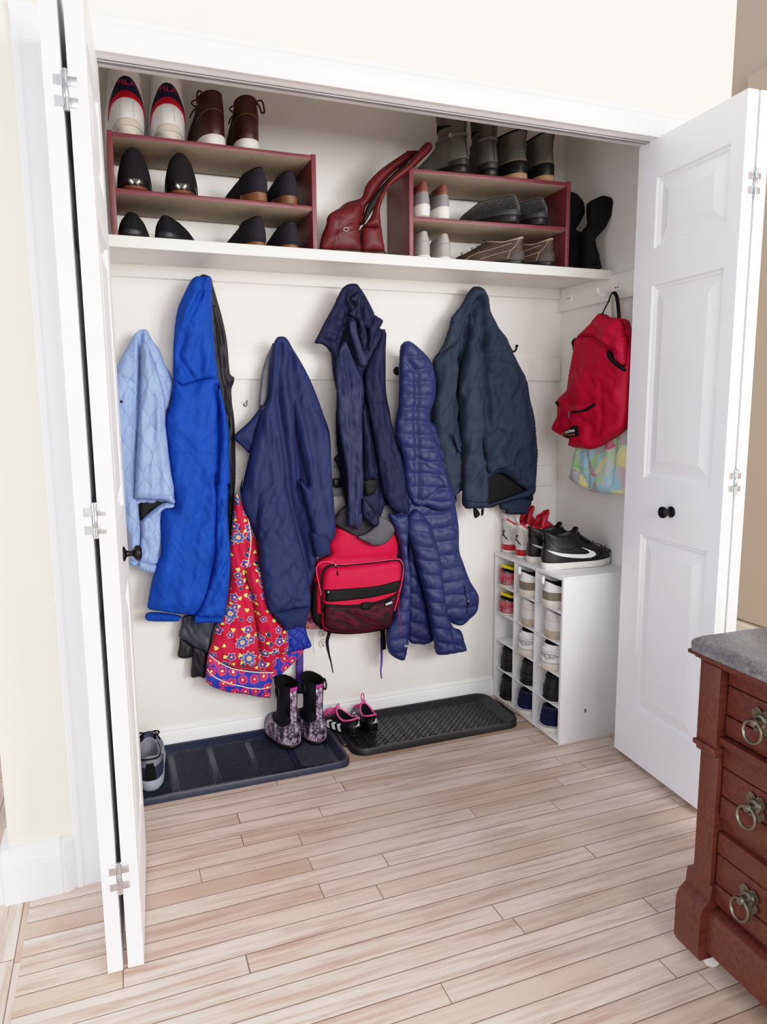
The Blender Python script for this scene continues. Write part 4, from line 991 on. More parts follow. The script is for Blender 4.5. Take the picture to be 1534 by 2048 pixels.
# ---- midnight blue windbreaker
g = thing('windbreaker', 'midnight blue hooded windbreaker hanging in the centre, above the grey cap', 'windbreaker', (.95, .56, 1.66))
wf = folds((81, 9, 90, .007, 4), (82, 6, 30, .004, -12), (83, 5, 14, .002, 20))
bk = cF([(250, 900), (330, 860), (420, 600), (560, 560), (760, 480), (800, 495), (845, 520), (862, 550), (822, 622), (860, 640), (892, 660), (888, 900), (884, 1200), (892, 1400), (940, 1593)]) + cB([(500, 950), (530, 1060), (570, 1160), (600, 1300), (618, 1420), (625, 1496), (598, 1516), (545, 1508), (470, 1440), (440, 1500), (420, 1560), (385, 1575), (300, 1500), (236, 1480), (196, 1300), (178, 1150), (164, 1050), (160, 900), (165, 760), (142, 640), (133, 540)])
o = pillow('jacket_body', g, bk, .590, .026, .05, M_WIND, .045, plus(wf, cr((cB([(330, 640), (345, 900), (380, 1100), (420, 1300), (470, 1430)]), 9, -.018), (cB([(450, 400), (440, 600), (470, 850), (540, 1150), (600, 1400)]), 9, .008))))
seam('zip', g, o, cB([(455, 385), (450, 600), (468, 840), (525, 1070), (590, 1310), (612, 1480)]), .0024, M_WEB, .001)
surf_text('brand_lettering', g, o, 'Y COLUMB', 6.0, cB([(570, 1508)])[0], 4, M_WHT, .004, sx=.8, bold=.012)
pillow('front_panel', g, cB([(345, 600), (400, 470), (455, 385), (458, 600), (462, 760), (478, 850), (505, 960), (535, 1070), (575, 1180), (602, 1310), (622, 1490), (545, 1500), (480, 1440), (440, 1330), (400, 1080), (360, 860), (335, 740)]), .565, .018, .02, M_WIND, .04, plus(wf, cr((cB([(345, 826), (410, 828), (475, 826)]), 2.5, -.004))))
pillow('side_flap', g, cB([(200, 1120), (146, 1158), (165, 1190), (190, 1245), (215, 1260)]), .600, .006, .008, M_WINDD, .02, None)
hd = cF([(380, 160), (450, 108), (548, 104), (590, 150), (640, 220), (690, 310), (735, 400), (765, 480), (740, 560), (700, 640), (600, 620), (420, 640), (345, 840), (330, 1000), (250, 920), (225, 880), (180, 840), (130, 815), (54, 800), (90, 720), (150, 600), (220, 470), (290, 340), (330, 250)])
o = pillow('hood', g, hd, .548, .026, .06, M_WIND, .05, plus(folds((84, 12, 20, .009, -30), (85, 7, 16, .004, 15)), cr((cF([(400, 180), (390, 320), (420, 480), (380, 640), (330, 820)]), 5, -.020), (cF([(600, 240), (585, 400), (590, 560)]), 4, -.016), (cF([(230, 480), (170, 640), (330, 680)]), 6, -.008), (cF([(140, 770), (240, 800), (320, 780)]), 3, -.008))))
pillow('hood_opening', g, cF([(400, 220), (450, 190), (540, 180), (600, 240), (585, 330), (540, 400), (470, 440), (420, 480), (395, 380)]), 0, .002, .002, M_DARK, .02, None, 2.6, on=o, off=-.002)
pillow('hood_lining', g, cF([(470, 300), (540, 210), (590, 220), (610, 300), (600, 420), (640, 560), (680, 760), (640, 900), (590, 800), (580, 600), (555, 540), (470, 480), (440, 460), (500, 400), (530, 330)]), .520, .014, .014, M_WINDD, .03, folds((86, 6, 12, .007, 20)), 2.6)
pillow('chin_strap', g, cF([(450, 580), (470, 540), (540, 550), (560, 680), (610, 830), (640, 920), (690, 960), (668, 1060), (640, 1090), (590, 1080), (560, 1010), (520, 850), (470, 700)]), .515, .014, .012, M_WINDL, .025, folds((87, 9, 14, .004, 20)), 2.6)
pillow('collar_tab', g, cF([(690, 640), (760, 480), (800, 494), (846, 520), (864, 550), (826, 622), (780, 700), (700, 900), (690, 780)]), .540, .014, .02, M_WIND, .03, wf)
sA = cB([(180, 560), (210, 460), (250, 430), (290, 540), (315, 620), (335, 720), (322, 880), (326, 1180), (330, 1290), (322, 1440), (316, 1530), (300, 1580), (286, 1592), (262, 1572), (238, 1566), (232, 1480), (230, 1300), (205, 1120), (170, 900), (166, 720)])
o = pillow('sleeve', g, sA, .492, .018, .03, M_WINDL, .04, plus(folds((88, 8, 60, .007, 4), (89, 5, 18, .004, -20)), cr((cB([(240, 500), (235, 800), (260, 1100), (270, 1400)]), 6, -.010))), sink=(690, 800, .05))
pillow('cuff', g, cB([(232, 1480), (280, 1492), (318, 1484), (318, 1540), (306, 1580), (288, 1594), (262, 1572), (236, 1566)]), .490, .018, .03, M_WINDL, .02, lambda p: .004 * np.sin(p[:, 0] * 1.1), 2.2)
sB = cB([(318, 820), (345, 900), (372, 1030), (396, 1180), (412, 1260), (418, 1288), (372, 1284), (330, 1284), (326, 1150)])
pillow('sleeve', g, sB, .520, .026, .03, M_WIND, .04, plus(folds((90, 7, 26, .007, -12), (91, 5, 14, .003, 20))))
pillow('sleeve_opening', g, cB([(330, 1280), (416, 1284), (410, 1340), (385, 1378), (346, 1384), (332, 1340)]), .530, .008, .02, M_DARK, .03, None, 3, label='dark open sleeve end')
pillow('hem_corner', g, cB([(322, 1400), (370, 1440), (400, 1480), (425, 1540), (415, 1572), (392, 1578), (355, 1545), (322, 1500)]), .480, .012, .02, M_WINDD, .03, folds((92, 8, 12, .004, 30)), 2.8)

# ---- indigo puffer jacket
def baffle(sp, slope, amp, ph=0.0, wob=2.5, seed=5):
    def fn(p):
        y = p[:, 1] + slope * p[:, 0] + ph + wob * vnoise(p[:, 0] / 25, p[:, 1] / 60, seed)
        s = np.abs(np.sin(PI * y / sp)); return amp * (s ** .5 - .8)
    return fn
fine = folds((95, 5, 9, .0016, 25), (96, 9, 14, .002, -30))
g = thing('puffer_jacket', 'indigo quilted down jacket hanging right of the red backpack', 'jacket', (1.15, .57, 1.42))
pb = cB([(740, 930), (790, 1000), (880, 1300), (900, 1420)]) + cD([(1190, 200), (1212, 330), (1226, 440), (1230, 600), (1262, 700), (1310, 830), (1362, 915), (1376, 970), (1362, 1060), (1310, 1115), (1250, 1164), (1180, 1150), (1100, 1100), (1000, 1290), (930, 1302), (850, 1264), (800, 1250), (760, 1000), (740, 600), (740, 360)]) + cB([(575, 1150), (535, 1035), (532, 950), (560, 850)])
o = pillow('jacket_body', g, pb, .575, .024, .06, M_PUFF, .045, plus(baffle(27, .12, .010), fine, cr((cD([(870, 620), (930, 900), (1000, 1250)]), 12, -.02))))
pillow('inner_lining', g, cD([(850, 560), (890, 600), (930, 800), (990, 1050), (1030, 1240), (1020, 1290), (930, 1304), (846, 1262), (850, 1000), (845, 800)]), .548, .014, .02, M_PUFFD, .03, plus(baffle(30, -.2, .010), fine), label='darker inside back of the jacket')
z = seam('pocket_zip', g, o, cD([(1246, 860), (1258, 930), (1268, 985), (1266, 1060)]), .0022, M_WEB, .001)
pull(g, o, cD([(1266, 965)])[0], cD([(1272, 990)])[0])
hdp = cB([(560, 470), (590, 436), (630, 446), (690, 498), (742, 560), (766, 640), (772, 740), (757, 820), (736, 880), (745, 980), (790, 1090), (820, 1200), (870, 1330), (890, 1440), (800, 1480), (700, 1450), (640, 1440), (590, 1330), (572, 1150), (535, 1035), (530, 950), (545, 850), (551, 700), (552, 600)])
o = pillow('hood', g, hdp, .545, .034, .06, M_PUFF, .05, plus(baffle(26, -.05, .012, 4), fine, cr((cB([(560, 540), (625, 620), (640, 760), (630, 920), (640, 1080), (645, 1400)]), 6, -.014), (cB([(650, 1150), (760, 1230), (800, 1290)]), 3, -.008), (cB([(800, 1330), (700, 1400), (620, 1520)]), 3, -.010))))
sL = cD([(700, 330), (770, 340), (846, 350), (842, 600), (866, 800), (864, 1000), (850, 1240), (842, 1330), (820, 1416), (790, 1424), (740, 1400), (700, 1362), (684, 1290), (690, 1200), (740, 1080), (790, 900), (790, 600), (740, 440)])
o = pillow('sleeve', g, sL, .530, .028, .04, M_PUFF, .030, plus(baffle(26, .12, .011, 8), fine))
surf_text('sleeve_lettering', g, o, 'COLUM', 5.2, cD([(822, 1300)])[0], 4, M_WHT, .003, sx=.8, bold=.012)
sR = cD([(842, 432), (870, 350), (930, 300), (1020, 400), (1050, 520), (1085, 640), (1102, 780), (1118, 920), (1140, 1060), (1180, 1170), (1240, 1200), (1262, 1270), (1282, 1344), (1230, 1362), (1150, 1378), (1062, 1380), (1046, 1310), (1024, 1220), (990, 1020), (950, 860), (910, 700), (872, 560)])
pillow('sleeve', g, sR, .515, .034, .045, M_PUFF, .030, plus(baffle(27, -.08, .013, 2), fine, cr((cD([(1010, 430), (1075, 640), (1110, 900), (1150, 1150), (1200, 1360)]), 4, -.010))), sink=(1020, 1080, .03))
hook('black round coat hook left of the indigo puffer jacket', tuple(at(794, 742, 'y', .666)), (0, -1, 0), M_BLKM, 1.3)

# ---- slate quilted jacket
g = thing('chambray_jacket', 'slate blue padded jacket hanging rightmost on the back wall', 'jacket', (1.37, .58, 1.62))
sf = folds((101, 12, 30, .012, 20), (102, 26, 60, .014, -8), (103, 6, 12, .004, 30))
jb = cB([(985, 118), (1020, 101), (1060, 112), (1090, 160), (1106, 250), (1150, 340), (1202, 412), (1240, 500), (1278, 572), (1330, 680), (1352, 800), (1376, 900), (1390, 1050), (1394, 1160), (1386, 1290), (1376, 1372), (1300, 1330), (1190, 1255), (1120, 1260), (1070, 1300), (940, 1350), (870, 1400), (832, 1392), (806, 1290), (790, 1150), (762, 1000), (750, 880), (776, 740), (766, 640), (755, 556), (800, 490), (832, 425), (860, 340), (872, 286), (925, 220)])
o = pillow('jacket_body', g, jb, .575, .034, .05, M_SLATE, .055, plus(sf, cr((cB([(1020, 190), (950, 340), (920, 560), (910, 800), (930, 1020)]), 7, -.030), (cB([(1045, 190), (1050, 420), (1066, 700), (1072, 900), (1066, 1100)]), 7, -.032), (cB([(848, 560), (860, 900), (890, 1200)]), 3, -.008), (cB([(1060, 550), (1200, 560)]), 4, -.008), (cB([(1110, 640), (1180, 850), (1260, 1080), (1300, 1280)]), 9, -.010), (cB([(1200, 600), (1290, 820), (1330, 1040)]), 10, .010), (cB([(1160, 980), (1270, 1020), (1370, 1010)]), 5, -.007))))
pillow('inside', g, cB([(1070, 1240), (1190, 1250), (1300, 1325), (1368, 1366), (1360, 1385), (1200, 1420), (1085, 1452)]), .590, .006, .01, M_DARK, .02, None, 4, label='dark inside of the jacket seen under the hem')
pillow('back_hem', g, cB([(1085, 1440), (1200, 1402), (1340, 1345), (1378, 1330), (1372, 1372), (1350, 1392), (1240, 1412), (1140, 1442), (1088, 1462)]), .565, .014, .02, M_SLATE, .02, fine)
pillow('hem_band', g, cB([(1164, 1425), (1250, 1405), (1352, 1392), (1352, 1448), (1336, 1462), (1334, 1495), (1270, 1500), (1205, 1496), (1196, 1472), (1170, 1470)]), .600, .020, .02, M_SLATE, .02, lambda p: .002 * np.sin(p[:, 1] * .8), 2.6)
sC = cB([(938, 560), (985, 430), (1020, 250), (1045, 430), (1056, 700), (1062, 900), (1056, 1050), (1074, 1240), (1084, 1390), (1082, 1456), (1010, 1462), (945, 1452), (944, 1300), (938, 1100), (922, 900), (918, 720)])
o = pillow('sleeve', g, sC, .530, .034, .045, M_SLATE, .030, plus(sf, baffle(44, .05, .006, 10)), sink=(620, 720, .05))
seam('cuff_seam', g, o, cB([(946, 1408), (1010, 1420), (1083, 1412)]), .0015, M_DARK)
sD = cB([(1060, 900), (1100, 840), (1150, 900), (1210, 1000), (1200, 1120), (1195, 1215), (1150, 1225), (1085, 1252), (1070, 1180), (1060, 1050)])
pillow('sleeve', g, sD, .540, .032, .045, M_SLATE, .030, plus(sf, cr((cB([(1070, 1000), (1130, 1080), (1190, 1130)]), 5, -.010), (cB([(1085, 1030), (1150, 980)]), 5, .008))), sink=(815, 900, .06))
o = pillow('collar', g, cB([(900, 312), (925, 330), (930, 380), (910, 440), (865, 480), (800, 512), (770, 545), (820, 450), (850, 370), (880, 325)]), .545, .012, .016, M_SLATE, .025, sf)
q = onsurf(o, cB([(830, 474)]))[0]; MB().lathe([(0, -.003), (.005, -.002), (.0055, 0)], tuple(q), (0, 1, 0), 14).build('snap_button', M_BLKM, g, world=True)
pillow('pocket_flap', g, cB([(878, 1000), (900, 1010), (922, 1080), (930, 1120), (910, 1115), (890, 1060)]), .530, .008, .01, M_SLATE, .015, None, 2.6)
for pts in ([(1002, 1462), (1018, 1460), (1044, 1500), (1010, 1522)], [(1052, 1466), (1066, 1464), (1064, 1500), (1050, 1508)], [(1350, 1380), (1366, 1378), (1370, 1408), (1356, 1416)]):
    pillow('drawcord', g, cB(pts), .550, .004, .004, M_WEB, .006, None, 2.4)
hook('black metal coat hook beside the slate jacket, near the right corner', (1.600, .666, 1.425), (0, -1, 0), M_BLKM, .9)
hook('small silver hook between the raincoat and the navy coat', (.545, .680, 1.225), (0, -1, 0), M_STEEL, .6)

# ---- right wall: white hook, crimson backpack and tote
hook('white coat hook on the right side wall holding the crimson backpack', (1.820, .352, 1.605), (-1, 0, 0), M_TRIM, 1.0)
for k, (y, z) in enumerate(((.308, 1.629), (.593, 1.630))):
    t = thing('hook_plate', ('round white empty hook plate on the right wall, nearer the door', 'round white empty hook plate on the right wall, near the back corner')[k], 'hook plate', (1.821, y, z))
    MB().lathe([(0, -.006), (.012, -.005), (.0155, 0)], (1.821, y, z), (1, 0, 0), 20).build('plate', M_TRIM, t, world=True)
    for s in (-.006, .006): MB().lathe([(0, -.0008), (.0028, -.0006), (.003, 0)], (1.8155, y + s, z), (1, 0, 0), 10).build('screw_hole', M_BLKM, t, world=True)
M_TOTE = tiedye('pastel tote cloth', [(.0, (168, 172, 176)), (.20, (204, 66, 122)), (.32, (152, 200, 134)), (.47, (150, 200, 218)), (.58, (226, 224, 146)), (.68, (206, 186, 196)), (.82, (176, 206, 160)), (.92, (190, 194, 196))], 16, 'CONSTANT')
g = thing('tote_bag', 'pastel patchwork print tote bag hanging behind the crimson backpack', 'bag', (1.79, .30, 1.10))
pillow('bag_body', g, cX([(540, 700), (1000, 700), (1430, 300), (1560, 300), (1560, 1890), (1370, 1892), (1150, 1880), (1000, 1860), (800, 1832), (600, 1730), (390, 1600), (410, 1520), (460, 1300), (520, 1030)]), 1.775, .018, .02, M_TOTE, .04, plus(folds((111, 14, 90, .012, 4)), cr((cX([(760, 1000), (765, 1400), (750, 1700)]), 4, -.012), (cX([(1240, 1000), (1240, 1700)]), 4, -.012), (cX([(560, 1400), (680, 1600), (700, 1780)]), 4, -.008))), axis='x')
s_ = [at(u, v, 'x', x) for (u, v), x in zip(cE([(600, 560), (590, 400), (572, 300), (566, 268), (580, 262), (596, 330), (610, 420), (618, 560)]), (1.79, 1.79, 1.785, 1.782, 1.782, 1.78, 1.78, 1.78))]
ribbon('handle', g, s_, .014, .003, mat('pale grey strap cloth', (205, 200, 192), .8), up=(1, 0, 0))
g = thing('backpack', 'crimson backpack with black badge hanging on the right side wall', 'backpack', (1.74, .28, 1.30))
ef = folds((121, 22, 40, .008, 12), (122, 9, 20, .004, -25))
eb = cE([(500, 435), (528, 456), (575, 470), (622, 479), (668, 475), (690, 530), (716, 600), (740, 690), (748, 800), (738, 900), (728, 1040), (722, 1160), (706, 1280), (672, 1380), (600, 1450), (520, 1498), (430, 1550), (340, 1542), (245, 1525), (246, 1470), (180, 1440), (104, 1392), (122, 1330), (150, 1270), (150, 1160), (178, 1108), (226, 1058), (240, 960), (262, 850), (288, 725), (286, 660), (340, 602), (420, 530), (462, 470)])
o = pillow('pack_body', g, eb, 1.715, .030, .065, M_REDEP, .05, plus(ef, cr((cE([(300, 632), (400, 626), (500, 660), (580, 720), (640, 760)]), 6, -.012), (cE([(540, 1000), (550, 1200), (540, 1400)]), 5, -.006), (cE([(240, 1230), (340, 1240), (480, 1200), (530, 1150)]), 8, .012), (cE([(390, 1300), (460, 1360), (450, 1440)]), 6, -.008), (cE([(180, 1180), (260, 1240)]), 5, -.008))), axis='x')
pillow('top_flap', g, cE([(500, 440), (575, 474), (668, 480), (715, 600), (740, 700), (735, 860), (700, 850), (600, 735), (540, 680), (430, 632), (310, 630), (345, 600), (420, 532)]), 0, .008, .004, M_REDEP, .02, ef, 3, on=o, off=.002)
pillow('zip', g, cE([(598, 735), (640, 770), (690, 830), (730, 880), (728, 916), (690, 880), (630, 820), (604, 765)]), 0, .003, .002, M_WEB, .006, None, 2.2, on=o, off=.006)
pillow('pocket_zip', g, cX([(580, 388), (660, 376), (760, 364), (860, 330), (940, 270), (1020, 240), (1010, 280), (930, 340), (850, 380), (760, 402), (660, 414)]), 0, .003, .002, M_WEB, .005, None, 2.0, on=o, off=.003)
pillow('side_zip', g, cE([(286, 660), (318, 630), (310, 680), (292, 740), (284, 720)]), 0, .004, .002, M_WEB, .006, None, 2.0, on=o, off=.003)
pillow('side_zip', g, cE([(150, 1146), (190, 1186), (184, 1198), (150, 1172)]), 0, .004, .002, M_WEB, .006, None, 2.0, on=o, off=.003)
pl = onsurf(o, cX([(560, 385), (520, 490)]), .004); MB().tube([tuple(p) for p in pl], .0026, 8).build('zip_pull', M_SILV, g, world=True)
bd_ = pillow('badge', g, cX([(330, 800), (390, 745), (480, 710), (590, 650), (670, 634), (690, 690), (696, 800), (690, 828), (560, 846), (420, 868), (330, 852)]), 0, .002, .002, M_WEB, .006, None, 1.6, on=o, off=.004)
surf_text('badge_lettering', g, bd_, 'EASTPAK', 6.8, cX([(545, 748)])[0], -11, M_WHT, .0028, sx=.82, bold=.03, shear=.2)
surf_text('badge_lettering', g, bd_, 'MADE IN U.S.A.', 3.6, cX([(578, 806)])[0], -6, mat('orange lettering thread', (226, 120, 60), .7), .0028, sx=.72, bold=.02)
seam('badge_emblem', g, bd_, [(cX([(400, 795)])[0][0] + 4.8 * math.cos(a), cX([(400, 795)])[0][1] + 3.6 * math.sin(a) - .8 * math.cos(a)) for a in np.linspace(0, 2 * PI, 18)], .0009, mat('orange lettering thread', (226, 120, 60), .7), .0015, 2)
seam('badge_emblem', g, bd_, cX([(365, 800), (400, 785), (435, 790)]), .0007, mat('orange lettering thread', (226, 120, 60), .7), .0015, 3)
s_ = [at(u, v, 'x', x) for (u, v), x in zip(cE([(508, 450), (530, 400), (560, 345), (580, 285), (604, 266), (628, 300), (640, 380), (648, 480)]), (1.71, 1.73, 1.75, 1.765, 1.77, 1.765, 1.74, 1.715))]
ribbon('top_handle', g, s_, .013, .004, M_WEB, up=(1, 0, 0))
# ================================================================== shoes
class Shoe:
    """a shoe standing on its sole: +x runs from heel to toe. The upper is a stack of outlines that shrinks towards the collar."""
    def __init__(s, name, label, cat, group, loc, rz, L, Wd, rings, zs, rise=(.012, 0, .010), n=72, per=7, foot=None, rot=None):
        s.t = thing(name, label, cat, tuple(loc), group=group, rot=rot or (0, 0, rz))
        s.L, s.W, s.zs, s.n, s.rise = L, Wd, zs, n, rise
        s.foot = foot or [(0, .78), (.12, .80), (.3, .76), (.45, .76), (.68, 1.0), (.85, .97), (1, .88)]
        R = catmull(np.array(rings, float), per); s.R = R; s.J = len(R)
        th = np.arange(n) * 2 * PI / n
        s.G = np.array([s.ring(r, th, j / (s.J - 1)) for j, r in enumerate(R)])
    def fm(s, u): return np.interp(u, [a for a, b in s.foot], [b for a, b in s.foot])
    def ring(s, r, th, t, out=0.0):
        z, xb, xf, hw, ell = r
        u = (1 - np.cos(th)) / 2
        sn = np.sin(th); p = .72 + .28 * ell
        x = (xb + (xf - xb) * u) * s.L
        m = s.fm(u) * (1 - ell) + ell
        y = hw * s.W / 2 * np.sign(sn) * np.abs(sn) ** p * m
        rz_ = t ** 2.5 * (s.rise[0] * np.clip(1 - 2 * u, 0, 1) ** 2 + s.rise[1] * (1 - np.abs(2 * u - 1)) + s.rise[2] * np.clip(2 * u - 1, 0, 1) ** 2)
        if out:
            x = x + out * (-np.cos(th)); y = y + out * sn
        return np.stack([x, y, np.full_like(x, z) + rz_], 1)
    def S(s, th, t, off=0.0):
        th = np.asarray(th, float); t = np.asarray(t, float)
        def raw(th, t):
            f = np.clip(t, 0, 1) * (s.J - 1); j = np.minimum(f.astype(int), s.J - 2); w = (f - j)[..., None]
            k = (th / (2 * PI) * s.n) % s.n; k0 = k.astype(int) % s.n; k1 = (k0 + 1) % s.n; v = (k - np.floor(k))[..., None]
            a = s.G[j, k0] * (1 - v) + s.G[j, k1] * v; b = s.G[j + 1, k0] * (1 - v) + s.G[j + 1, k1] * v
            return a * (1 - w) + b * w
        p = raw(th, t)
        if off:
            e = .02; du = raw(th + e, t) - raw(th - e, t); dv = raw(th, np.clip(t + e, 0, 1)) - raw(th, np.clip(t - e, 0, 1))
            nn = np.cross(dv, du); nn /= (np.linalg.norm(nn, axis=-1, keepdims=True) + 1e-12); p = p + nn * off
        return p
    def upper(s, m, name='upper', label=None):
        n, J = s.n, s.J; v = s.G.reshape(-1, 3); f = [(j * n + k, j * n + (k + 1) % n, (j + 1) * n + (k + 1) % n, (j + 1) * n + k) for j in range(J - 1) for k in range(n)]
        f.append(tuple(range(n))[::-1])
        return mesh(name, v, f, m, s.t, True, label=label)
    def lining(s, m, depth=.06, roll=.003):
        n = s.n; th = np.arange(n) * 2 * PI / n; r = list(s.R[-1]); rings = []
        for dz, out in ((-.004, .0006), (.001, .001), (roll * .9, -.0015), (roll * .6, -.004), (-.006, -.0055), (-depth, -.007)):
            q = s.ring(tuple([r[0] + dz] + r[1:]), th, 1.0 if dz > -.02 else .7, out); rings.append(q)
        v = np.vstack(rings); f = [(j * n + k, j * n + (k + 1) % n, (j + 1) * n + (k + 1) % n, (j + 1) * n + k) for j in range(5) for k in range(n)]
        f.append(tuple(range(5 * n, 6 * n)))
        return mesh('collar_lining', v, f, m, s.t, True)
    def sole(s, m, h=None, out=.002, heel=None, name='sole', toe=0.0, taper=.003, z0=0.0, xr=(0.0, 1.0), label=None):
        h = h or s.zs; n = s.n; th = np.arange(n) * 2 * PI / n; b = MB(); rr = (0, xr[0], xr[1], 1, 0)
        prof = [(0, out - taper - .002), (.002, out - taper), (h * .5, out), (h - .002, out), (h, out - .0015)]
        v = []; 
        for z, o in prof:
            q = s.ring((z + z0, xr[0], xr[1], 1.0, 0), th, 0, o); u = (1 - np.cos(th)) / 2
            q[:, 2] += toe * np.clip(u - .6, 0, 1) ** 2
            v.append(q)
        f = [(j * n + k, j * n + (k + 1) % n, (j + 1) * n + (k + 1) % n, (j + 1) * n + k) for j in range(4) for k in range(n)] + [tuple(range(n))[::-1], tuple(range(4 * n, 5 * n))]
        b.add(np.vstack(v), f); return b.build(name, m, s.t, ang=50, label=label)
    def band(s, name, m, th0, th1, lo, hi, off=.0012, nt=10, na=40, label=None, parent=None):
        """panel lying on the upper between two heights (numbers or functions of the angle)"""
        th = np.linspace(th0, th1, na); L_ = np.array([lo(a) if callable(lo) else lo for a in th]); H_ = np.array([hi(a) if callable(hi) else hi for a in th])
        v = []; f = []
        for i in range(nt):
            v.append(s.S(th, L_ + (H_ - L_) * i / (nt - 1), off * (.3 if i in (0, nt - 1) else 1)))
        f = [(i * na + k, i * na + k + 1, (i + 1) * na + k + 1, (i + 1) * na + k) for i in range(nt - 1) for k in range(na - 1)]
        return mesh(name, np.vstack(v), f, m, parent or s.t, True, label=label)
    def decal(s, name, m, poly, off=.0016, step=.02, parent=None):
        """flat shape traced in (angle, height) laid on the upper"""
        B = resample(poly, step); lo, hi = B.min(0), B.max(0)
        G = np.array([(x, y) for x in np.arange(lo[0], hi[0], step) for y in np.arange(lo[1], hi[1], step)]).reshape(-1, 2)
        if len(G): G = G[pts_in(B, G)]; G = G[seg_dist(G, B, True) > .4 * step] if len(G) else G
        allp = np.vstack([B, G]) if len(G) else B
        r = delaunay_2d_cdt([Vector(p) for p in allp], [], [list(range(len(B)))], 1, 1e-5); V = np.array([tuple(q) for q in r[0]])
        return mesh(name, s.S(V[:, 0], V[:, 1], off), [tuple(f) for f in r[2]], m, parent or s.t, True)
    def text(s, name, m, txt, th, t, ka, kt, off=.002, rot=0.0, **k):
        v, f = text_mesh(txt, 1.0, **k); c, q = math.cos(rot), math.sin(rot); V = np.array(v)
        x = V[:, 0] * c - V[:, 1] * q; y = V[:, 0] * q + V[:, 1] * c
        return mesh(name, s.S(th - ka * x, t + kt * y, off), f, m, s.t, False)
    def line(s, name, m, pts, r=.0012, off=.0006, n=5, parent=None):
        P = catmull(pts, n) if len(pts) > 2 else np.array(pts, float)
        q = s.S(P[:, 0], P[:, 1], off); return MB().tube([tuple(p) for p in q], r, 6).build(name, m, parent or s.t)
    def laces(s, m, ts, wd=.5, r=.0022, cross=True, bow=None):
        b = MB()
        for i, t in enumerate(ts):
            a = np.linspace(PI - wd, PI + wd, 9); tt = t + (.03 * np.sign(a - PI) * (1 if i % 2 else -1) if cross else 0) * np.abs(a - PI) / wd
            q = s.S(a, np.clip(tt, 0, 1), .0022 + .002); q[:, 2] += .002 * np.cos((a - PI) / wd * PI / 2)
            b.tube([tuple(p) for p in q], r, 7, flat=.55)
        if bow:
            c = s.S(np.array([PI]), np.array([ts[-1]]), .004)[0]
            for sg in (-1, 1):
                P = [c, c + np.array([.004, sg * .018, .016]), c + np.array([.012, sg * .036, .008]), c + np.array([.010, sg * .026, -.002]), c + np.array([0, sg * .004, .002])]
                b.tube([tuple(p) for p in catmull(P, 6)], r, 6)
                P = [c, c + np.array([.016, sg * .014, .002]), c + np.array([.030, sg * .03, -.012]), c + np.array([.034, sg * .038, -.03])]
                b.tube([tuple(p) for p in catmull(P, 6)], r, 6)
        return b.build('laces', m, s.t)
    def tongue(s, m, t0=.75, up=.02, wd=.5, lean=.015, thick=.004):
        a = np.linspace(PI - wd, PI + wd, 9); rows = [s.S(a, np.full(9, t0), .001), s.S(a, np.full(9, 1.0), -.003)]
        top = rows[-1].copy()
        for k, wk in ((.45, 1.0), (.78, .97), (.94, .84), (1.0, .62)):
            q = top.copy(); q[:, 2] += up * k; q[:, 0] += lean * k
            q[:, 1] *= wk; rows.append(q)
        v = np.vstack(rows); f = [(i * 9 + j, i * 9 + j + 1, (i + 1) * 9 + j + 1, (i + 1) * 9 + j) for i in range(5) for j in range(8)]
        o = mesh('tongue', v, f, m, s.t, True)
        q = o.modifiers.new('thickness', 'SOLIDIFY'); q.thickness = thick; q.offset = 0
        return o

def low(zs, H, xf=.56, hw=.66, toe=.045, pin=1.0):
    """outlines of a low shoe: sole height, collar height, collar length and width"""
    return [(zs, .0, 1.0, 1.0, 0), (zs + .30 * toe, -.006, .995, 1.0, 0), (zs + toe * .8, -.004, .955, .97, .05), (zs + (H - zs) * .62, .004, .80, .86 * pin, .2), (zs + (H - zs) * .82, .010, .66, .75 * pin, .4), (H, .006, xf, hw, .55)]
def high(zs, H, xf=.44, hw=.62, mid=.62, xb=.0):
    return [(zs, .0, 1.0, 1.0, 0), (zs + .014, -.006, .995, 1.0, 0), (zs + .036, -.004, .955, .97, .05), (zs + .056, .002, .78, .86, .2), (zs + (H - zs) * mid, .012, .56, .70, .5), (zs + (H - zs) * .85, .010 + xb * .6, .47, hw, .75), (H, xb, xf, hw, .85)]
def on(u, v, z, back=0.0, rz=0.0):
    p = at(u, v, 'z', z); return (p[0] + back * math.cos(rz), p[1] + back * math.sin(rz), z)

def leather(name, c, rough=.45, var=.14, bump=.15, spec=.4): return mat(name, c, rough, 0, var, 26, bump, 160, .0012, 0, spec)
M_LWHITE = leather('white leather', (238, 238, 240), .5, .05)
M_LGREYW = leather('off white rubber', (206, 196, 180), .7, .12)
M_RUBW = mat('white rubber sole', (226, 222, 216), .55, var=.08, vs=30)
M_RUBT = mat('tan gum rubber', (150, 118, 84), .6, var=.15, vs=30)
M_RUBB = mat('black rubber', (15, 15, 17), .5, var=.1)
M_INS = cloth('black shoe lining', (12, 12, 14), rough=.9)
D90 = PI / 2
ZS, ZM, ZT = 1.6972, 1.8372, 1.9872
CRK = lambda r: r

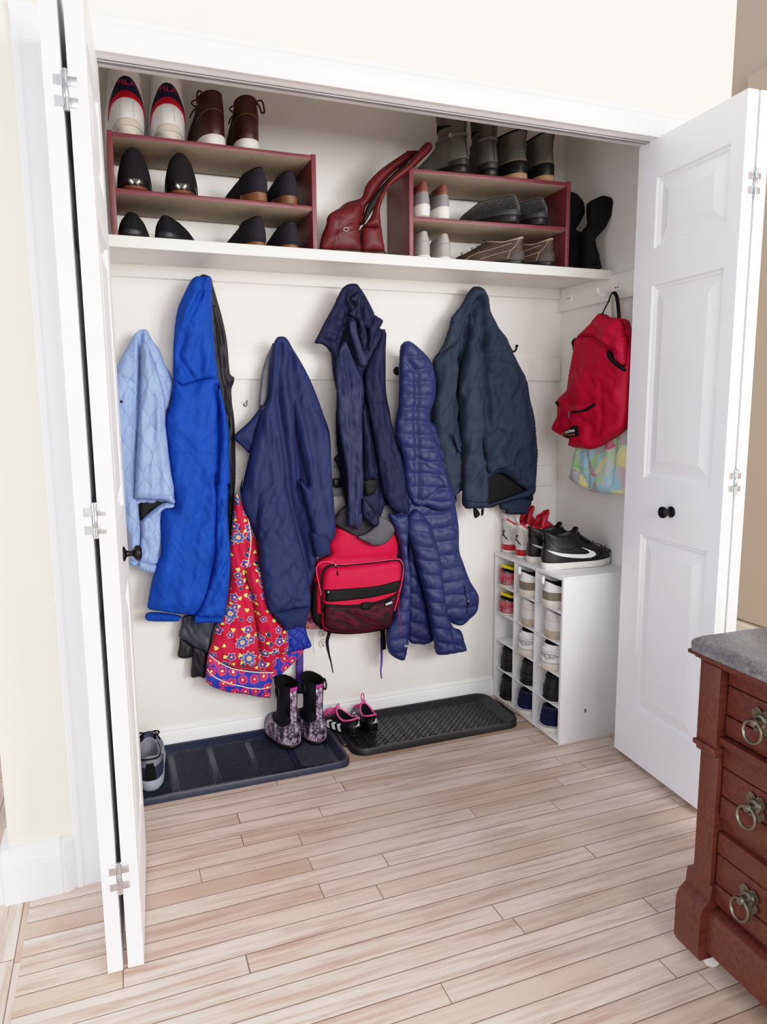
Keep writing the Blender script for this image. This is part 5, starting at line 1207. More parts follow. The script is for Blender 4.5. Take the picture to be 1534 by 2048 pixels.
# ---------- left rack, top: two white sneakers with navy and red heels
M_NVY = leather('navy heel patch', (34, 34, 66)); M_RED = leather('red heel stripe', (200, 16, 54)); M_PINK = mat('crimson lettering', (190, 40, 90), .6)
def white_trainer(lab, p, rz):
    s = Shoe('sneaker', lab, 'shoe', 'white sneakers on top of the left rack', p, rz, .29, .112, [(.024, .015, 1, 1, 0), (.04, -.012, .99, 1.06, 0), (.06, -.02, .93, 1.08, .1), (.085, -.016, .76, 1.08, .3), (.115, .004, .60, .98, .5), (.150, .018, .52, .88, .6), (.178, .014, .50, .84, .7)], .024, (.0, 0, .01), foot=[(0, .82), (.12, .86), (.3, .84), (.45, .84), (.68, 1.0), (.85, .97), (1, .88)])
    s.upper(M_LWHITE); s.lining(M_LWHITE, .08)
    s.sole(M_LGREYW, .024, -.006, xr=(.01, .99)); s.band('heel_cup', M_LGREYW, -.85, .85, 0.0, lambda a: .19 - .12 * (a / .85) ** 2, .003)
    s.band('stripe', M_RED, -1.25, 1.25, lambda a: .56 - .24 * (a / 1.25) ** 2, lambda a: .67 - .30 * (a / 1.25) ** 2, .0018, label='red heel stripe')
    s.band('heel_patch', M_NVY, -1.2, 1.2, lambda a: .67 - .28 * (a / 1.2) ** 2, lambda a: .86 - .50 * abs(a / 1.2) ** 2.2, .0016, label='navy heel patch')
    s.text('heel_lettering', M_PINK, 'FILA', 0, .765, .46, .085, .0026, bold=.02)
    s.line('seam', M_LGREYW, [(-.18, .2), (-.18, .4), (-.18, .54)], .0007); s.line('seam', M_LGREYW, [(.30, .2), (.30, .4), (.28, .52)], .0007)
    s.tongue(M_LWHITE, .8, .012); s.laces(M_LWHITE, (.45, .55, .65, .75, .85))
    return s
white_trainer('white sneaker with navy and red heel, first shoe atop the left rack', on(259, 268, ZT, .0), D90 + .03)
white_trainer('white sneaker with navy and red heel, second from left atop the left rack', on(341, 279, ZT, .0), D90 - .02)
# ---------- brown high sneakers
M_BRN = leather('oxblood brown leather', (62, 32, 30), .42); M_BRN2 = leather('brown nubuck collar', (72, 40, 33), .7)
def brown_trainer(lab, p, rz, loop):
    s = Shoe('high_sneaker', lab, 'shoe', 'brown high sneakers on top of the left rack', p, rz, .27, .096, [(.03, 0, 1, 1, 0), (.044, -.006, .995, 1, 0), (.066, -.004, .955, 1.0, .05), (.086, .002, .78, .97, .2), (.104, .008, .60, .88, .5), (.135, .010, .47, .74, .75), (.150, .0, .46, .70, .85)], .03, (.0, 0, .012), foot=[(0, .92), (.12, .93), (.3, .84), (.45, .82), (.68, 1.0), (.85, .97), (1, .88)])
    s.upper(M_BRN); s.lining(M_BRN2, .07); s.sole(M_RUBW, .030, .003, label='white rubber sole'); s.sole(M_RUBT, .006, .001, name='outsole', xr=(.02, .98), label='tan ribbed outsole')
    s.band('collar_panel', M_BRN2, -1.3, 1.3, lambda a: .66 - .10 * (a / 1.3) ** 2, 1.0, .0014)
    s.line('seam', M_RUBT, [(-1.2, .50), (-.6, .60), (0, .64), (.6, .60), (1.2, .50)], .0006)
    s.tongue(M_BRN2, .8, .016); s.laces(M_BRN2, (.5, .6, .7, .8, .9), bow=True)
    c = s.S(np.array([.9 if loop else -.9]), np.array([.93]), .002)[0]; sg = 1 if loop else -1
    MB().tube([tuple(q) for q in catmull([c, c + np.array([-.004, sg * .016, .002]), c + np.array([-.006, sg * .022, -.028]), c + np.array([-.002, sg * .014, -.030]), c + np.array([0, sg * .008, -.012]), c + np.array([0, 0, -.004])], 6)], .0028, 7).build('heel_loop', M_BRN, s.t)
    return s
brown_trainer('brown leather high sneaker with white sole, its lace loop hanging left', on(434, 290, ZT), D90 + .12, True)
brown_trainer('brown leather high sneaker with white sole, rightmost atop the left rack', on(500, 298, ZT), D90 - .02, False)
# ---------- black loafers with silver bits
M_SUE = cloth('black suede', (24, 22, 26), rough=.95, wr=.15); M_CHR = cloth('charcoal suede', (34, 32, 38), rough=.95, wr=.15)
M_STK = veneer('stacked brown heel', (112, 74, 48), (88, 54, 36), .5); M_REDS = leather('brown outsole', (92, 50, 38))
FHEEL = [(0, .92), (.12, .94), (.3, .86), (.45, .84), (.68, 1.0), (.85, .9), (1, .75)]
def ornament(lab, p, rz):
    s = Shoe('loafer', lab, 'shoe', 'black suede loafers with silver heel bits', p, rz, .25, .100, [(.010, 0, 1, 1, 0), (.02, -.012, .99, 1.06, 0), (.042, -.016, .92, 1.06, .1), (.066, -.006, .76, .98, .3), (.088, .02, .62, .80, .5), (.102, .046, .56, .66, .6), (.108, .07, .54, .48, .6)], .010, (.006, 0, 0), foot=FHEEL)
    s.upper(M_SUE); s.lining(M_INS, .04); s.sole(M_REDS, .010, .001)
    s.band('heel_strap', leather('black strap leather', (24, 23, 26), .4), -1.5, 1.5, .07, .24, .0018)
    for a in (-.13, .13):
        q = s.S(np.array([a]), np.array([.22]), .003)[0]
        MB().lathe([(0, -.004), (.004, -.004), (.0075, .002), (.006, .010), (.003, .013), (0, .0135)], tuple(q + np.array([0, 0, -.006])), (-.2, .55 if a < 0 else -.55, -.8), 12).build('silver_bit', M_SILV, s.t)
    return s
ornament('black suede loafer with silver heel bit, far left on the middle level', on(270, 377, ZM), D90 - .04)
ornament('black suede loafer with silver heel bit, second on the left rack middle level', on(363, 386, ZM), D90 - .10)
# ---------- charcoal booties
def bootie(lab, grp, p, rz, H=.093):
    s = Shoe('ankle_boot', lab, 'shoe', grp, p, rz, .25, .084, [(.026, 0.02, 1, 1, 0), (.034, 0.0, .99, 1.02, 0), (.048, -.002, .92, 1.0, .1), (.062, .004, .74, .92, .3), (.078, .018, .58, .74, .5), (H - .006, .034, .52, .62, .6), (H, .045, .50, .50, .6)], .026, (.004, 0, -.004), foot=FHEEL)
    s.upper(M_CHR); s.lining(M_INS, .05); s.sole(M_RUBB, .010, .0, name='sole', z0=.016, xr=(.02, 1)); 
    n = 40; th = np.linspace(-1.75, 1.75, n); v = []
    for z in (0.0, .001, .024, .026):
        q = s.ring((z, .02, 1, .98, 0), th, 0, .001 if 0 < z < .025 else -.001); q[:, 0] = np.minimum(q[:, 0], .075); v.append(q)
    f = [(j * n + k, j * n + (k + 1) % n, (j + 1) * n + (k + 1) % n, (j + 1) * n + k) for j in range(3) for k in range(n)] + [tuple(range(n))[::-1], tuple(range(3 * n, 4 * n))]
    MB().add(np.vstack(v), f).build('stacked_heel', M_STK, s.t, label='stacked brown heel')
    q = s.ring((.0, .58, 1, .96, 0), np.arange(40) * 2 * PI / 40, 0); q2 = q.copy(); q2[:, 2] = .018
    MB().add(np.vstack([q, q2]), [(k, (k + 1) % 40, 40 + (k + 1) % 40, 40 + k) for k in range(40)] + [tuple(range(40))[::-1], tuple(range(40, 80))]).build('front_sole', M_RUBB, s.t)
    s.laces(M_SUE, (.55, .7, .85), .55)
    return s
GB = 'charcoal suede ankle boots on the left rack'
bootie('charcoal suede ankle boot with brown heel, left of the middle level pair', GB, on(527, 401, ZM), D90 + .30)
bootie('charcoal suede ankle boot with brown heel, right end of the middle level', GB, on(585, 407, ZM), D90 + .12)
bootie('charcoal suede ankle boot with brown heel, left of the bottom level pair', GB, on(524, 500, ZS), D90 + .28, .096)
bootie('charcoal suede ankle boot with brown heel, right end of the bottom level', GB, on(588, 505, ZS), D90 + .12, .092)
# ---------- black slip ons, bottom left
M_BLF = cloth('black knit fabric', (16, 16, 19), rough=.85, wr=.2)
def slip(lab, p, rz):
    s = Shoe('slip_on', lab, 'shoe', 'black slip-ons on the bottom level of the left rack', p, rz, .24, .098, [(.012, 0, 1, 1, 0), (.022, -.006, .99, 1.04, 0), (.035, -.006, .93, 1.02, .1), (.050, .004, .76, .90, .3), (.064, .024, .62, .70, .5), (.074, .05, .56, .44, .6)], .012, (.004, 0, 0), foot=FHEEL)
    s.upper(M_BLF); s.lining(M_INS, .04); s.sole(M_RUBB, .014, .0018)
    s.band('heel_counter', leather('black heel counter', (30, 30, 34), .5), -1.2, 1.2, .06, lambda a: .34 - .16 * (a / 1.2) ** 2, .0014); s.line('seam', M_INS, [(0, .35), (0, .6), (0, .95)], .0008)
    return s
slip('black slip-on shoe, far left on the bottom level of the left rack', on(266, 480, ZS, .0), D90 - .06)
slip('black slip-on shoe turned to the right, bottom level of the left rack', on(322, 485, ZS, .008), D90 - .42)

# ---------- burgundy tall boots leaning on the right rack
M_BUR = leather('burgundy leather', (84, 24, 27), .55, .16, .12, .3); M_BURD = leather('dark boot inside', (26, 14, 15), .7)
M_BHEEL = leather('dark stacked boot heel', (54, 34, 30), .5)
cBu = crop(620, 220, 2.2559)
def flat_boot(lab, foot, shaft, heel, y0, extra, y1):
    g = thing('tall_boot', lab, 'boot', tuple(on(*cBu([foot[-1]])[0], ZS)), group='burgundy tall boots')
    return g
gA = thing('tall_boot', 'burgundy leather tall boot with buckled ankle strap, left of the leaning pair', 'boot', on(690, 511, ZS), group='burgundy tall boots')
bo = pillow('boot_foot', gA, cBu([(80, 480), (110, 455), (170, 430), (228, 420), (232, 470), (222, 520), (228, 580), (230, 640), (170, 640), (100, 636), (48, 634), (46, 600), (56, 560), (72, 520)]), .455, .026, .036, M_BUR, .05, plus(folds((201, 16, 12, .002, 20)), cr((cBu([(105, 560), (130, 540), (180, 510), (224, 515)]), 3, -.004), (cBu([(112, 600), (108, 560), (120, 520)]), 3, -.004))))
sf1 = pillow('shaft', gA, cBu([(120, 470), (160, 420), (230, 396), (252, 340), (300, 285), (350, 245), (430, 192), (440, 184), (486, 184), (478, 200), (440, 236), (390, 270), (330, 330), (280, 400), (248, 450), (236, 520), (180, 510)]), .490, .022, .030, M_BUR, .04, folds((202, 26, 40, .002, 40)))
pillow('shaft_opening', gA, cBu([(250, 450), (300, 370), (360, 300), (430, 240), (445, 250), (380, 310), (320, 400), (272, 470), (240, 520)]), .520, .006, .006, M_BURD, .02, None, 3, label='dark inside of the boot shaft')
pillow('boot_heel', gA, cBu([(104, 626), (170, 626), (228, 630), (232, 664), (160, 660), (104, 654)]), .446, .022, .030, M_BHEEL, .02, None, 3)
pillow('boot_sole', gA, cBu([(46, 624), (104, 630), (104, 652), (60, 652), (44, 644)]), .462, .020, .030, M_BHEEL, .012, None, 3)
seam('ankle_strap', gA, bo, cBu([(110, 548), (140, 552), (190, 545), (222, 530)]), .0035, M_BUR); seam('ankle_strap', gA, bo, cBu([(114, 610), (108, 580), (112, 545), (128, 510)]), .0014, M_BHEEL)
b_ = onsurf(bo, cBu([(150, 548)]), .004)[0]
MB().tube([(b_[0] + .008 * math.cos(a), b_[1], b_[2] + .006 * math.sin(a)) for a in np.linspace(0, 2 * PI, 14)[:-1]], .0014, 6, closed=True).build('buckle', M_BRASS, gA, world=True)
gB = thing('tall_boot', 'burgundy leather tall boot with its narrow top leaning over the right rack', 'boot', on(748, 516, ZS), group='burgundy tall boots')
bo = pillow('boot_foot', gB, cBu([(240, 520), (278, 516), (318, 520), (328, 580), (334, 640), (280, 642), (234, 640), (232, 580)]), .445, .026, .090, M_BUR, .035, cr((cBu([(242, 530), (280, 534), (318, 528)]), 3, -.005)))
pillow('shaft', gB, cBu([(246, 524), (280, 530), (318, 524), (316, 450), (335, 390), (360, 345), (440, 285), (500, 230), (545, 185), (552, 160), (540, 147), (522, 148), (490, 180), (440, 240), (370, 300), (320, 370), (292, 430), (276, 480)]), .425, .022, .026, M_BUR, .03, folds((203, 30, 40, .003, 40)))
pillow('boot_heel', gB, cBu([(234, 634), (280, 636), (334, 634), (340, 666), (286, 668), (232, 664)]), .440, .022, .060, M_BHEEL, .02, None, 3)

# ---------- right rack, top
RZ = rackR.rotation_euler[2]
M_GRB = leather('grey green boot leather', (84, 84, 80), .6, .2); M_GRB2 = leather('slate boot leather', (92, 94, 90), .65, .2)
def grey_boot(lab, p, rz):
    s = Shoe('tall_boot', lab, 'boot', 'grey tall boots on top of the right rack', p, rz, .26, .090, [(.026, .0, 1, 1, 0), (.045, -.006, .985, 1, 0), (.065, .0, .84, .92, .15), (.10, .03, .56, .80, .5), (.135, .045, .48, .80, .8), (.19, .03, .50, .92, .9), (.25, .02, .52, 1.0, .9)], .026, (0, 0, 0), foot=FHEEL)
    s.upper(M_GRB); s.lining(M_INS, .1); s.sole(M_RUBB, .026, .002); s.band('heel_cap', leather('dark heel leather', (40, 40, 40), .5), -.9, .9, 0, lambda a: .17 - .05 * (a / .9) ** 2, .0016)
    s.line('ankle_strap', M_GRB2, [(x, .60 + .03 * math.cos(x)) for x in np.linspace(-2.6, 2.6, 14)], .005, .001); s.line('seam', M_RUBB, [(0, .2), (0, .6), (0, .98)], .0009)
    q = s.S(np.array([1.1]), np.array([.61]), .006)[0]
    MB().lathe([(0, -.002), (.006, -.002), (.0065, .001), (0, .0015)], tuple(q), (-.5, 1, 0), 14).build('buckle', M_SILV, s.t)
    return s
grey_boot('grey leather tall boot with ankle strap, leftmost atop the right rack', on(936, 346, ZT, -.005), D90 + .45 + RZ)
grey_boot('grey leather tall boot with ankle strap, second atop the right rack', on(990, 352, ZT, -.005), D90 + .10 + RZ)
def duck_boot(lab, p, rz):
    s = Shoe('duck_boot', lab, 'boot', 'grey rubber-footed boots on top of the right rack', p, rz, .26, .092, [(.020, .0, 1, 1, 0), (.045, -.006, .985, 1, 0), (.065, .0, .88, .95, .1), (.085, .016, .70, .86, .3), (.12, .02, .54, .80, .7), (.155, .0, .52, .86, .85)], .020, (.006, 0, .01), foot=[(0, .92), (.12, .94), (.3, .88), (.45, .86), (.68, 1.0), (.85, .97), (1, .88)])
    s.upper(M_GRB2); s.lining(M_INS, .08); s.sole(M_RUBT, .020, .004, label='tan rubber sole'); s.band('rubber_shell', M_RUBB, -PI, PI, 0, .34, .002, na=72, label='black rubber shell')
    s.line('stitching', M_RUBT, [(x, .38 + .02 * math.cos(2 * x)) for x in np.linspace(-PI, PI, 40)], .0009, .001, 2); s.line('seam', M_RUBB, [(-.35, .45), (-.35, .7), (-.35, .98)], .0008); s.laces(M_RUBB, (.5, .6, .7, .8, .9))
    return s
duck_boot('grey ankle boot with black rubber foot and tan sole, third atop the right rack', on(1047, 358, ZT), D90 + .25 + RZ)
duck_boot('grey ankle boot with black rubber foot and tan sole, at the right end', on(1099, 362, ZT), D90 + .05 + RZ)
# ---------- right rack middle
M_GRYC = cloth('mid grey shoe cloth', (128, 126, 128), rough=.9, wr=.15); M_TANL = leather('russet heel leather', (108, 62, 48), .6)
def wedge(lab, p, rz):
    s = Shoe('sneaker', lab, 'shoe', 'grey and white wedge sneakers with russet heels', p, rz, .235, .066, [(.036, 0, 1, 1, 0), (.05, .002, .98, .98, 0), (.065, .012, .86, .88, .15), (.085, .03, .70, .72, .4), (.102, .055, .58, .52, .6)], .036, (.006, 0, .0), foot=[(0, .95), (.12, .96), (.3, .9), (.45, .88), (.68, 1.0), (.85, .97), (1, .88)])
    s.upper(M_GRYC); s.lining(M_TANL, .05); s.sole(M_RUBW, .036, .002); s.band('heel_tab', M_TANL, -1.3, 1.3, lambda a: .60 + .10 * (a / 1.3) ** 2, 1.0, .002, label='russet heel tab')
    s.tongue(M_GRYC, .8, .006); s.laces(M_RUBW, (.5, .65, .8)); return s
ZM2, ZS2 = ZM, ZS
wedge('grey sneaker with white wedge and russet heel, first on the right rack middle level', on(851, 430, ZM2), D90 + RZ - .02)
wedge('grey sneaker with white wedge and russet heel, second on the right rack middle level', on(891, 435, ZM2), D90 + RZ)
def fur():
    t = NT('black fleece'); v = t.coord(); vo = t.n('ShaderNodeTexVoronoi'); vo.inputs['Scale'].default_value = 230; t.l(v, vo.inputs['Vector'])
    col = t.ramp(vo.outputs['Distance'], [(.1, lin((44, 44, 46))), (.6, lin((14, 14, 16)))])
    return t.done(col, .95, 0, t.bump(vo.outputs['Distance'], .8, .004), .3, .2)
M_FUR = fur()
def clog(lab, p, rz):
    s = Shoe('clog', lab, 'shoe', 'black fleece clogs on the right rack', p, rz, .25, .098, [(.020, 0, 1, 1, 0), (.035, -.006, .99, 1.0, 0), (.055, .0, .93, .94, .1), (.072, .02, .80, .80, .3), (.088, .05, .66, .58, .5)], .020, (.0, 0, .004), foot=[(0, .92), (.12, .94), (.3, .9), (.45, .88), (.68, 1.0), (.85, .97), (1, .88)])
    s.upper(M_FUR); s.lining(M_FUR, .05, .006); s.sole(M_RUBB, .026, .003); s.band('rubber_rim', leather('charcoal rim', (44, 44, 46), .6), -2.0, 2.0, .0, .34, .002); return s
clog('black fleece clog, left of the pair on the right rack', on(1036, 445, ZM2), D90 + .55 + RZ)
clog('black fleece clog, right of the pair on the right rack', on(1088, 449, ZM2), D90 + .22 + RZ)
# ---------- right rack bottom
M_LGC = cloth('pale grey shoe cloth', (158, 154, 152), rough=.9, wr=.25)
def canvas(lab, p, rz):
    s = Shoe('sneaker', lab, 'shoe', 'pale grey canvas sneakers on the right rack', p, rz, .235, .070, [(.022, 0, 1, 1, 0), (.036, -.004, .99, 1.0, 0), (.055, -.004, .88, .95, .1), (.074, .008, .72, .82, .35), (.092, .035, .60, .60, .6)], .022, (.006, 0, .0), foot=[(0, .95), (.12, .96), (.3, .9), (.45, .88), (.68, 1.0), (.85, .97), (1, .88)])
    s.upper(M_LGC); s.lining(M_LGC, .05); s.sole(M_RUBW, .022, .003)
    s.line('seam', M_GRYC, [(-1.2, .45), (-.5, .58), (0, .62), (.5, .58), (1.2, .45)], .0008)
    n = 14; th = np.linspace(-.38, .38, n); v = np.vstack([s.ring((z, 0, 1, 1, 0), th, 0, .0042) for z in (.006, .017)])
    mesh('heel_label', v, [(k, k + 1, n + k + 1, n + k) for k in range(n - 1)], mat('pale heel label', (206, 200, 190), .6), s.t)
    s.tongue(M_LGC, .8, .008); s.laces(M_LGC, (.5, .65, .8)); return s
canvas('pale grey canvas sneaker with white sole, first on the right rack bottom level', on(851, 523, ZS2), D90 - .10)
canvas('pale grey canvas sneaker with white sole, second on the right rack bottom level', on(892, 527, ZS2), D90 - .12)
M_BRS = leather('dark brown sneaker leather', (62, 48, 42), .6); M_BRSL = mat('light brown stitching', (150, 132, 112), .7)
def brown_low(lab, p, rz):
    s = Shoe('sneaker', lab, 'shoe', 'brown low sneakers on the right rack', p, rz, .255, .086, low(.016, .084, .52, .58, .036), .016, (.010, -.004, .006), foot=[(0, .90), (.12, .92), (.3, .86), (.45, .84), (.68, 1.0), (.85, .95), (1, .82)])
    s.upper(M_BRS); s.lining(M_BRSL, .045); s.sole(M_RUBB, .018, .002, toe=.02)
    s.band('heel_counter', leather('grey heel counter', (62, 58, 56), .7), -.75, .75, 0, lambda a: .42 - .10 * (a / .75) ** 2, .002)
    for sg in (-1, 1):
        s.line('seam', M_BRSL, [(sg * .5, .98), (sg * .62, .7), (sg * .8, .45), (sg * .9, .12)], .0010); s.line('seam', M_BRSL, [(sg * .9, .8), (sg * 1.3, .72), (sg * 1.8, .5), (sg * 2.2, .22)], .0010); s.line('seam', M_BRSL, [(sg * .8, .45), (sg * 1.2, .36), (sg * 1.7, .22)], .0010)
    s.tongue(M_BRS, .8, .010); s.laces(M_BRSL, (.5, .6, .7, .8, .9)); return s
brown_low('brown leather low sneaker with pale stitching, left of the bottom right pair', on(1046, 531, ZS2), D90 + .78)
brown_low('brown leather low sneaker with pale stitching, at the right rack end panel', on(1105, 533, ZS2), D90 + .50)
# ---------- black tall boots beyond the right rack
M_BKS = cloth('black boot suede', (11, 11, 13), rough=.85, wr=.3)
cBk = crop(1080, 230, 4.995)
gA = thing('tall_boot', 'black tall boot standing right of the cherry rack, its top bent to the right', 'boot', on(1187, 538, ZS), group='black tall boots')
pillow('shaft', gA, cBk([(490, 872), (560, 832), (630, 806), (700, 824), (756, 850), (748, 930), (738, 990), (694, 1040), (672, 1090), (650, 1130), (600, 1185), (566, 1222), (548, 1262), (520, 1310), (460, 1320), (436, 1220), (436, 1150), (462, 1112), (492, 1086), (490, 1000), (488, 930)]), .395, .026, .05, M_BKS, .045, folds((211, 12, 16, .006, 20)))
pillow('boot_foot', gA, cBk([(436, 1200), (500, 1230), (546, 1262), (562, 1340), (586, 1400), (596, 1470), (598, 1530), (520, 1532), (446, 1530), (440, 1380)]), .402, .030, .06, M_BKS, .05, folds((212, 14, 14, .004, 0)))
pillow('boot_sole', gA, cBk([(444, 1505), (520, 1500), (598, 1505), (600, 1545), (520, 1548), (444, 1544)]), .398, .030, .06, M_RUBB, .02, None, 3)
gB = thing('tall_boot', 'black tall boot half hidden behind the right end of the cherry rack', 'boot', on(1155, 537, ZS), group='black tall boots')
pillow('shaft', gB, cBk([(230, 800), (300, 766), (360, 790), (420, 850), (438, 910), (441, 980), (425, 1030), (384, 1104), (352, 1146), (420, 1186), (440, 1230), (400, 1290), (300, 1300), (240, 1200), (225, 1000)]), .490, .026, .04, M_BKS, .045, folds((213, 12, 16, .006, -20)))
pillow('boot_foot', gB, cBk([(250, 1230), (350, 1160), (425, 1190), (442, 1300), (446, 1420), (446, 1528), (350, 1530), (270, 1532)]), .490, .03, .05, M_BKS, .05, folds((214, 14, 14, .004, 0)))
pillow('boot_sole', gB, cBk([(262, 1500), (350, 1496), (446, 1500), (448, 1538), (350, 1542), (262, 1542)]), .485, .03, .05, M_RUBB, .02, None, 3)
# ================================================================== floor shoes
def camo(name):
    t = NT(name); v = t.coord()
    n1 = t.noise(t.coord(scale=(1, 1, .6)), 48, 4, .7); vo = t.n('ShaderNodeTexVoronoi', feature='DISTANCE_TO_EDGE'); vo.inputs['Scale'].default_value = 75; t.l(v, vo.inputs['Vector'])
    col = t.ramp(n1, [(.0, lin((30, 27, 38))), (.42, lin((92, 74, 98))), (.50, lin((168, 152, 174))), (.58, lin((214, 205, 214))), (.66, lin((104, 92, 106)))], 'CONSTANT')
    col = t.mix(t.ramp(vo.outputs['Distance'], [(.03, (1, 1, 1)), (.07, (0, 0, 0))]), col, lin((40, 34, 50)))
    return t.done(col, .5, 0, t.bump(n1, .2, .002), spec=.4)
M_CAMO = camo('lilac leaf camouflage rubber'); M_NEO = cloth('black navy neoprene', (17, 19, 30), rough=.8, wr=.2)
M_MAG = mat('magenta webbing', (170, 50, 130), .6); M_MAUVE = mat('mauve rubber rim', (112, 84, 104), .5)
def camo_boot(lab, p, rz):
    s = Shoe('rubber_boot', lab, 'boot', 'lilac camouflage rubber boots', p, rz, .215, .092, [(.014, 0, 1, 1, 0), (.035, -.010, .99, 1.0, 0), (.058, -.012, .92, .95, .1), (.078, -.002, .74, .84, .3), (.10, .02, .56, .72, .6), (.15, .03, .50, .70, .9), (.20, .01, .52, .78, .92), (.228, -.01, .54, .82, .92)], .014, (.0, 0, .008), foot=[(0, .95), (.12, .97), (.3, .9), (.45, .9), (.68, 1.0), (.85, .97), (1, .88)])
    s.upper(M_NEO, 'shaft'); s.lining(M_INS, .12, .005); s.sole(M_RUBB, .012, .004); s.sole(M_MAUVE, .006, .0045, name='rim', z0=.012)
    s.band('camouflage_foot', M_CAMO, -PI, PI, .0, lambda a: .46 + .13 * math.exp(-(a / .55) ** 2) - .06 * math.exp(-((abs(a) - 1.2) / .5) ** 2), .003, 14, 90)
    s.band('heel_strip', M_CAMO, -.38, .30, .50, .91, .0025); s.band('pull_tab', M_MAG, -.38, .30, .91, 1.0, .003)
    for sg in (1, -1):
        q = s.S(np.array([sg * 1.35 + np.pi * 0]), np.array([.93]), .004)[0]
        MB().tube([tuple(q + np.array([.014 * math.cos(a), sg * .0015, .020 * math.sin(a) - .012])) for a in np.linspace(0, 2 * PI, 18)[:-1]], .0035, 7, closed=True).build('handle', M_RUBB, s.t)
    return s
ZF = .0098
pa, pb2 = at(590, 1497, 'z', ZF), at(545, 1462, 'z', ZF)
hA = math.atan2(pb2[1] - pa[1], pb2[0] - pa[0])
camo_boot('black rubber boot with lilac camouflage foot, left of the pair', (pa[0], pa[1], ZF), hA - .05)
pa2 = at(641, 1489, 'z', ZF); camo_boot('black rubber boot with lilac camouflage foot, right of the pair', (pa2[0], pa2[1], ZF), D90 + .16)

# black cleats with pink laces
M_BKL = leather('black cleat leather', (13, 13, 16), .35, .1, .1, .5); M_PNK = mat('pink lining and laces', (224, 84, 150), .7); M_HOT = mat('hot pink laces', (214, 36, 128), .7)
def cleat(lab, p, rz, side, bow):
    s = Shoe('cleat', lab, 'shoe', 'black football cleats with pink laces', p, rz, .185, .074, low(.014, .070, .56, .66, .034), .014, (.006, -.012, .012), foot=[(0, .92), (.12, .94), (.3, .88), (.45, .86), (.68, 1.0), (.85, .95), (1, .82)])
    s.upper(M_BKL); s.lining(M_INS, .045, .003)
    q = s.S(np.linspace(-2.7, 2.7, 48), np.full(48, 1.0), 0) + np.array([0, 0, .002]); MB().tube([tuple(p_) for p_ in q], .0036, 8).build('collar_trim', M_PNK, s.t, label='pink collar trim')
    for x, y in ((.02, .015), (.02, -.015), (.11, .025), (.11, -.025), (.15, .018), (.15, -.018), (.135, 0)):
        MB().lathe([(.0035, 0), (.0055, .0085)], (x, y, 0), (0, 0, 1), 10).build('stud', M_RUBB, s.t)
    s.sole(M_RUBB, .007, .0005, z0=.008)
    for sg in (-1, 1):
        for k in range(3):
            a0 = sg * (1.15 + .30 * k); w_ = sg * .17; lean = sg * .20
            s.decal('side_stripe', mat('white stripe leather', (226, 226, 228), .6), [(a0, .12), (a0 + w_, .12), (a0 + w_ + lean, .62), (a0 + lean, .62)], .0016, .03)
    # heel mark: three slanted bars and the name set upright beside them
    mw_ = mat('white print', (232, 232, 234), .6)
    for k in range(3):
        a0 = side * .08 + .16 - .15 * k
        s.decal('heel_emblem', mw_, [(a0, .48 - .02 * k), (a0 - .10, .52 - .02 * k), (a0 - .16, .86 - .13 * k if False else .62 + .10 * k), (a0 - .06, .58 + .10 * k)], .0016, .03)
    s.text('heel_lettering', mw_, 'adidas', side * .08 - .42, .56, .26, .26 * .62, .0018, rot=-PI / 2, bold=.03)
    s.tongue(M_PNK, .75, .016, .5, .004); s.laces(M_HOT, (.5, .62, .74, .86), .6, .002, bow=bow)
    q = s.S(np.array([PI]), np.array([1.0]), 0)[0] + np.array([.004, 0, .014])
    if not bow: MB().tube([tuple(q + np.array([0, .006 * math.cos(a), .012 + .014 * math.sin(a)])) for a in np.linspace(0, 2 * PI, 16)[:-1]], .0022, 7, closed=True).build('tongue_loop', M_HOT, s.t)
    return s
pc = at(716, 1476, 'z', .0072); cleat('black cleat with tied pink laces and white stripes, left of the pair', (pc[0], pc[1], .0072), D90 + .50, 1, True)
pc = at(747, 1470, 'z', .0072); cleat('black cleat with pink lace loop standing up, right of the pair', (pc[0], pc[1], .0072), D90 + .04, -1, False)

# grey running shoes on the left tray
M_RUN = cloth('grey running mesh', (120, 122, 132), rough=.85, wr=.15); M_RUND = cloth('dark navy overlay', (44, 48, 66), rough=.6); M_SOLG = mat('grey foam sole', (150, 158, 168), .6, var=.08)
def runner(lab, p, rz):
    s = Shoe('running_shoe', lab, 'shoe', 'grey running shoes on the left boot tray', p, rz, .285, .104, low(.034, .098, .54, .66, .05), .034, (.016, -.008, .012), foot=[(0, .88), (.12, .92), (.3, .84), (.45, .82), (.68, 1.0), (.85, .95), (1, .85)])
    s.upper(M_RUN); s.lining(M_RUN, .06, .005); s.sole(M_SOLG, .036, .004, toe=.03); s.sole(M_RUBB, .006, .002, name='outsole')
    s.band('heel_counter', M_RUND, -1.25, 1.25, .02, lambda a: .60 - .30 * (a / 1.25) ** 2, .002); s.band('heel_stripe', M_INS, -.22, .22, .05, .78, .003)
    for sg in (-1, 1): s.band('side_overlay', M_SOLG, sg * 1.3, sg * 1.75, .06, .55, .002)
    s.line('collar_piping', M_INS, [(x, .93) for x in np.linspace(-2.3, 2.3, 16)], .0035, .0)
    s.tongue(M_RUND, .75, .018); s.laces(M_INS, (.45, .55, .65, .75, .85, .95), .55, .0028, bow=True); return s
pr_ = at(303, 1583, 'z', ZF); runner('grey running shoe on the left boot tray beside the folded door', (pr_[0], pr_[1], ZF), D90 - .02)
runner('grey running shoe on the left boot tray, nearly hidden behind the folded door', (pr_[0] - .112, pr_[1] + .01, ZF), D90 + .06)

